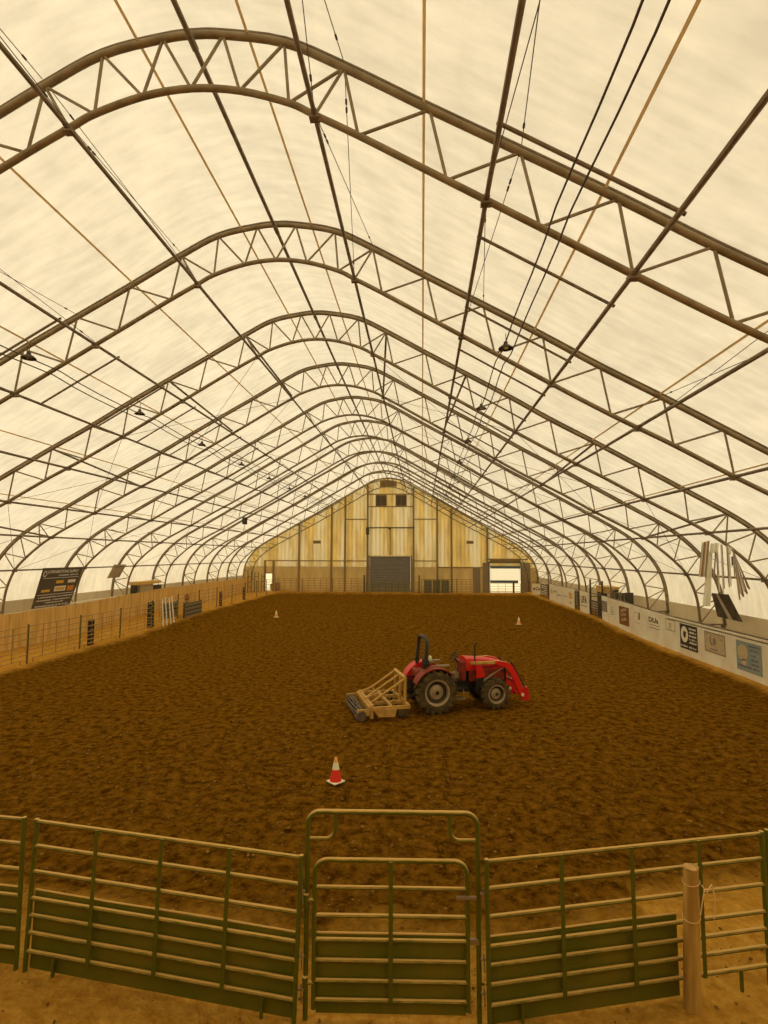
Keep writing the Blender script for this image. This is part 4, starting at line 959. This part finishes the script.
for s_ in (-1, 1):
    MB().prism([(-1.98, .30), (-1.85, .10), (-1.36, .08), (-1.3, .30)], s_*.98-.015, s_*.98+.015).build('side_plate', TAN, dr)
    w_ = MB(); w_.lathe([(.08, -.07), (.17, -.065), (.185, 0), (.17, .065), (.08, .07)], 18, 'y', (-1.1, s_*.86, .185)); w_.build('gauge_wheel', RUBBER, dr)
    MB().box(-2.46, -2.1, s_*.93-.02, s_*.93+.02, .14, .33).build('roller_arm', TAN, dr)
ti = 0
for x in (-1.2, -1.5, -1.8):
    for k2 in range(6):
        y = -.8+k2*.31+(.11 if x == -1.5 else 0)
        MB().tube([(x, y, .36), (x-.08, y, .45), (x-.16, y, .36), (x-.12, y, .2), (x-.02, y, -.01)], .016, 6).build('spring_tine', TAN if k2 % 2 else BRN, dr)
MB().prism([(-2.06, .42), (-1.98, .42), (-1.98, .05), (-2.06, .05)], -.92, .92).build('levelling_blade', TAN, dr)
for y in (-.4, .4): beam([(-1.5, y, .35), (-1.75, y, .62), (-2.1, y, .5)], .03, nm='depth_linkage')
ro = MB(); rr_ = .135; cxr, czr = -2.34, .15
for i in range(10):
    a = 2*pi*i/10; ro.tube([(cxr+rr_*cos(a+.8*k2/8), -.98+1.96*k2/8, czr+rr_*sin(a+.8*k2/8)) for k2 in range(9)], .022, 6)
for k2 in range(5): y = -.98+1.96*k2/4; ro.lathe([(.1, y-.012), (rr_, y-.012), (rr_, y+.012), (.1, y+.012)], 18, 'y', (cxr, 0, czr))
ro.tube([(cxr, -1.02, czr), (cxr, 1.02, czr)], .045, 10); ro.build('basket_roller', mat('roller_steel', (.16, .13, .09), .6, .4, (.06, .045, .03), 8), dr)

# ------------------------------------------------------------------ cones
def cone(label, loc, m1, m2, h=.5):
    t = thing('traffic_cone', label, 'cone', loc, random.random()); k2 = h/.5
    MB().box(-.14*k2, .14*k2, -.14*k2, .14*k2, 0, .03).build('base', m2, t, bevel=.01)
    MB().lathe([(.125*k2, .03), (.075*k2, .26*k2)], 20).build('lower_body', m1, t)
    MB().lathe([(.076*k2, .26*k2), (.046*k2, .40*k2)], 20).build('white_collar', m2, t)
    MB().lathe([(.046*k2, .40*k2), (.028*k2, .49*k2), (.02*k2, .5*k2)], 20).build('tip', CONET, t)
cone('red traffic cone with white collar in the near middle of arena', (-1.8, 11.45, .0), ORANGE, CONEW, .5)
cone('small faded orange cone far left in the arena', (-10.4, 38.1, .26), CONET, CONEW, .5)
cone('small faded orange cone far right in the arena', (6.35, 36.2, .2), CONET, CONEW, .5)

# ------------------------------------------------------------------ loose dirt clods
def ico(c, r, seed):
    t_ = (1+5**.5)/2; V = [(-1, t_, 0), (1, t_, 0), (-1, -t_, 0), (1, -t_, 0), (0, -1, t_), (0, 1, t_), (0, -1, -t_), (0, 1, -t_), (t_, 0, -1), (t_, 0, 1), (-t_, 0, -1), (-t_, 0, 1)]
    rnd = random.Random(seed); b = len(cl.v); sx, sy, sz = rnd.uniform(.7, 1.3), rnd.uniform(.7, 1.3), rnd.uniform(.5, .85)
    for v in V:
        k2 = r/1.9*rnd.uniform(.75, 1.2); cl.v.append((c[0]+v[0]*k2*sx, c[1]+v[1]*k2*sy, c[2]+v[2]*k2*sz))
    for f in ((0,11,5),(0,5,1),(0,1,7),(0,7,10),(0,10,11),(1,5,9),(5,11,4),(11,10,2),(10,7,6),(7,1,8),(3,9,4),(3,4,2),(3,2,6),(3,6,8),(3,8,9),(4,9,5),(2,4,11),(6,2,10),(8,6,7),(9,8,1)): cl.face([b+i for i in f])
cl = MB(); rnd = random.Random(3)
for i in range(4200):
    y = 4.6+(rnd.random()**1.6)*11; x = rnd.uniform(-1, 1)*(3+y*.75)-.3
    inside = y > fence_y(x)+.1
    if not inside and rnd.random() < .7: continue
    if x > 11.6 or abs(y-fence_y(x)) < .09 or math.hypot(x+1.8, y-11.45) < .3 or math.hypot(x-2.83, y-6.13) < .15: continue
    r = rnd.choice((.010, .014, .018, .026)) if inside else rnd.choice((.008, .012, .022))
    ico((x, y, floor_z(x, y)+.004), r*(1 if y < 9 else 1.3), i)
tag(cl.build('dirt_clods', CLOD, smooth=False), 'small loose clods of brown dirt strewn over the near arena floor', 'dirt clods', kind='stuff')
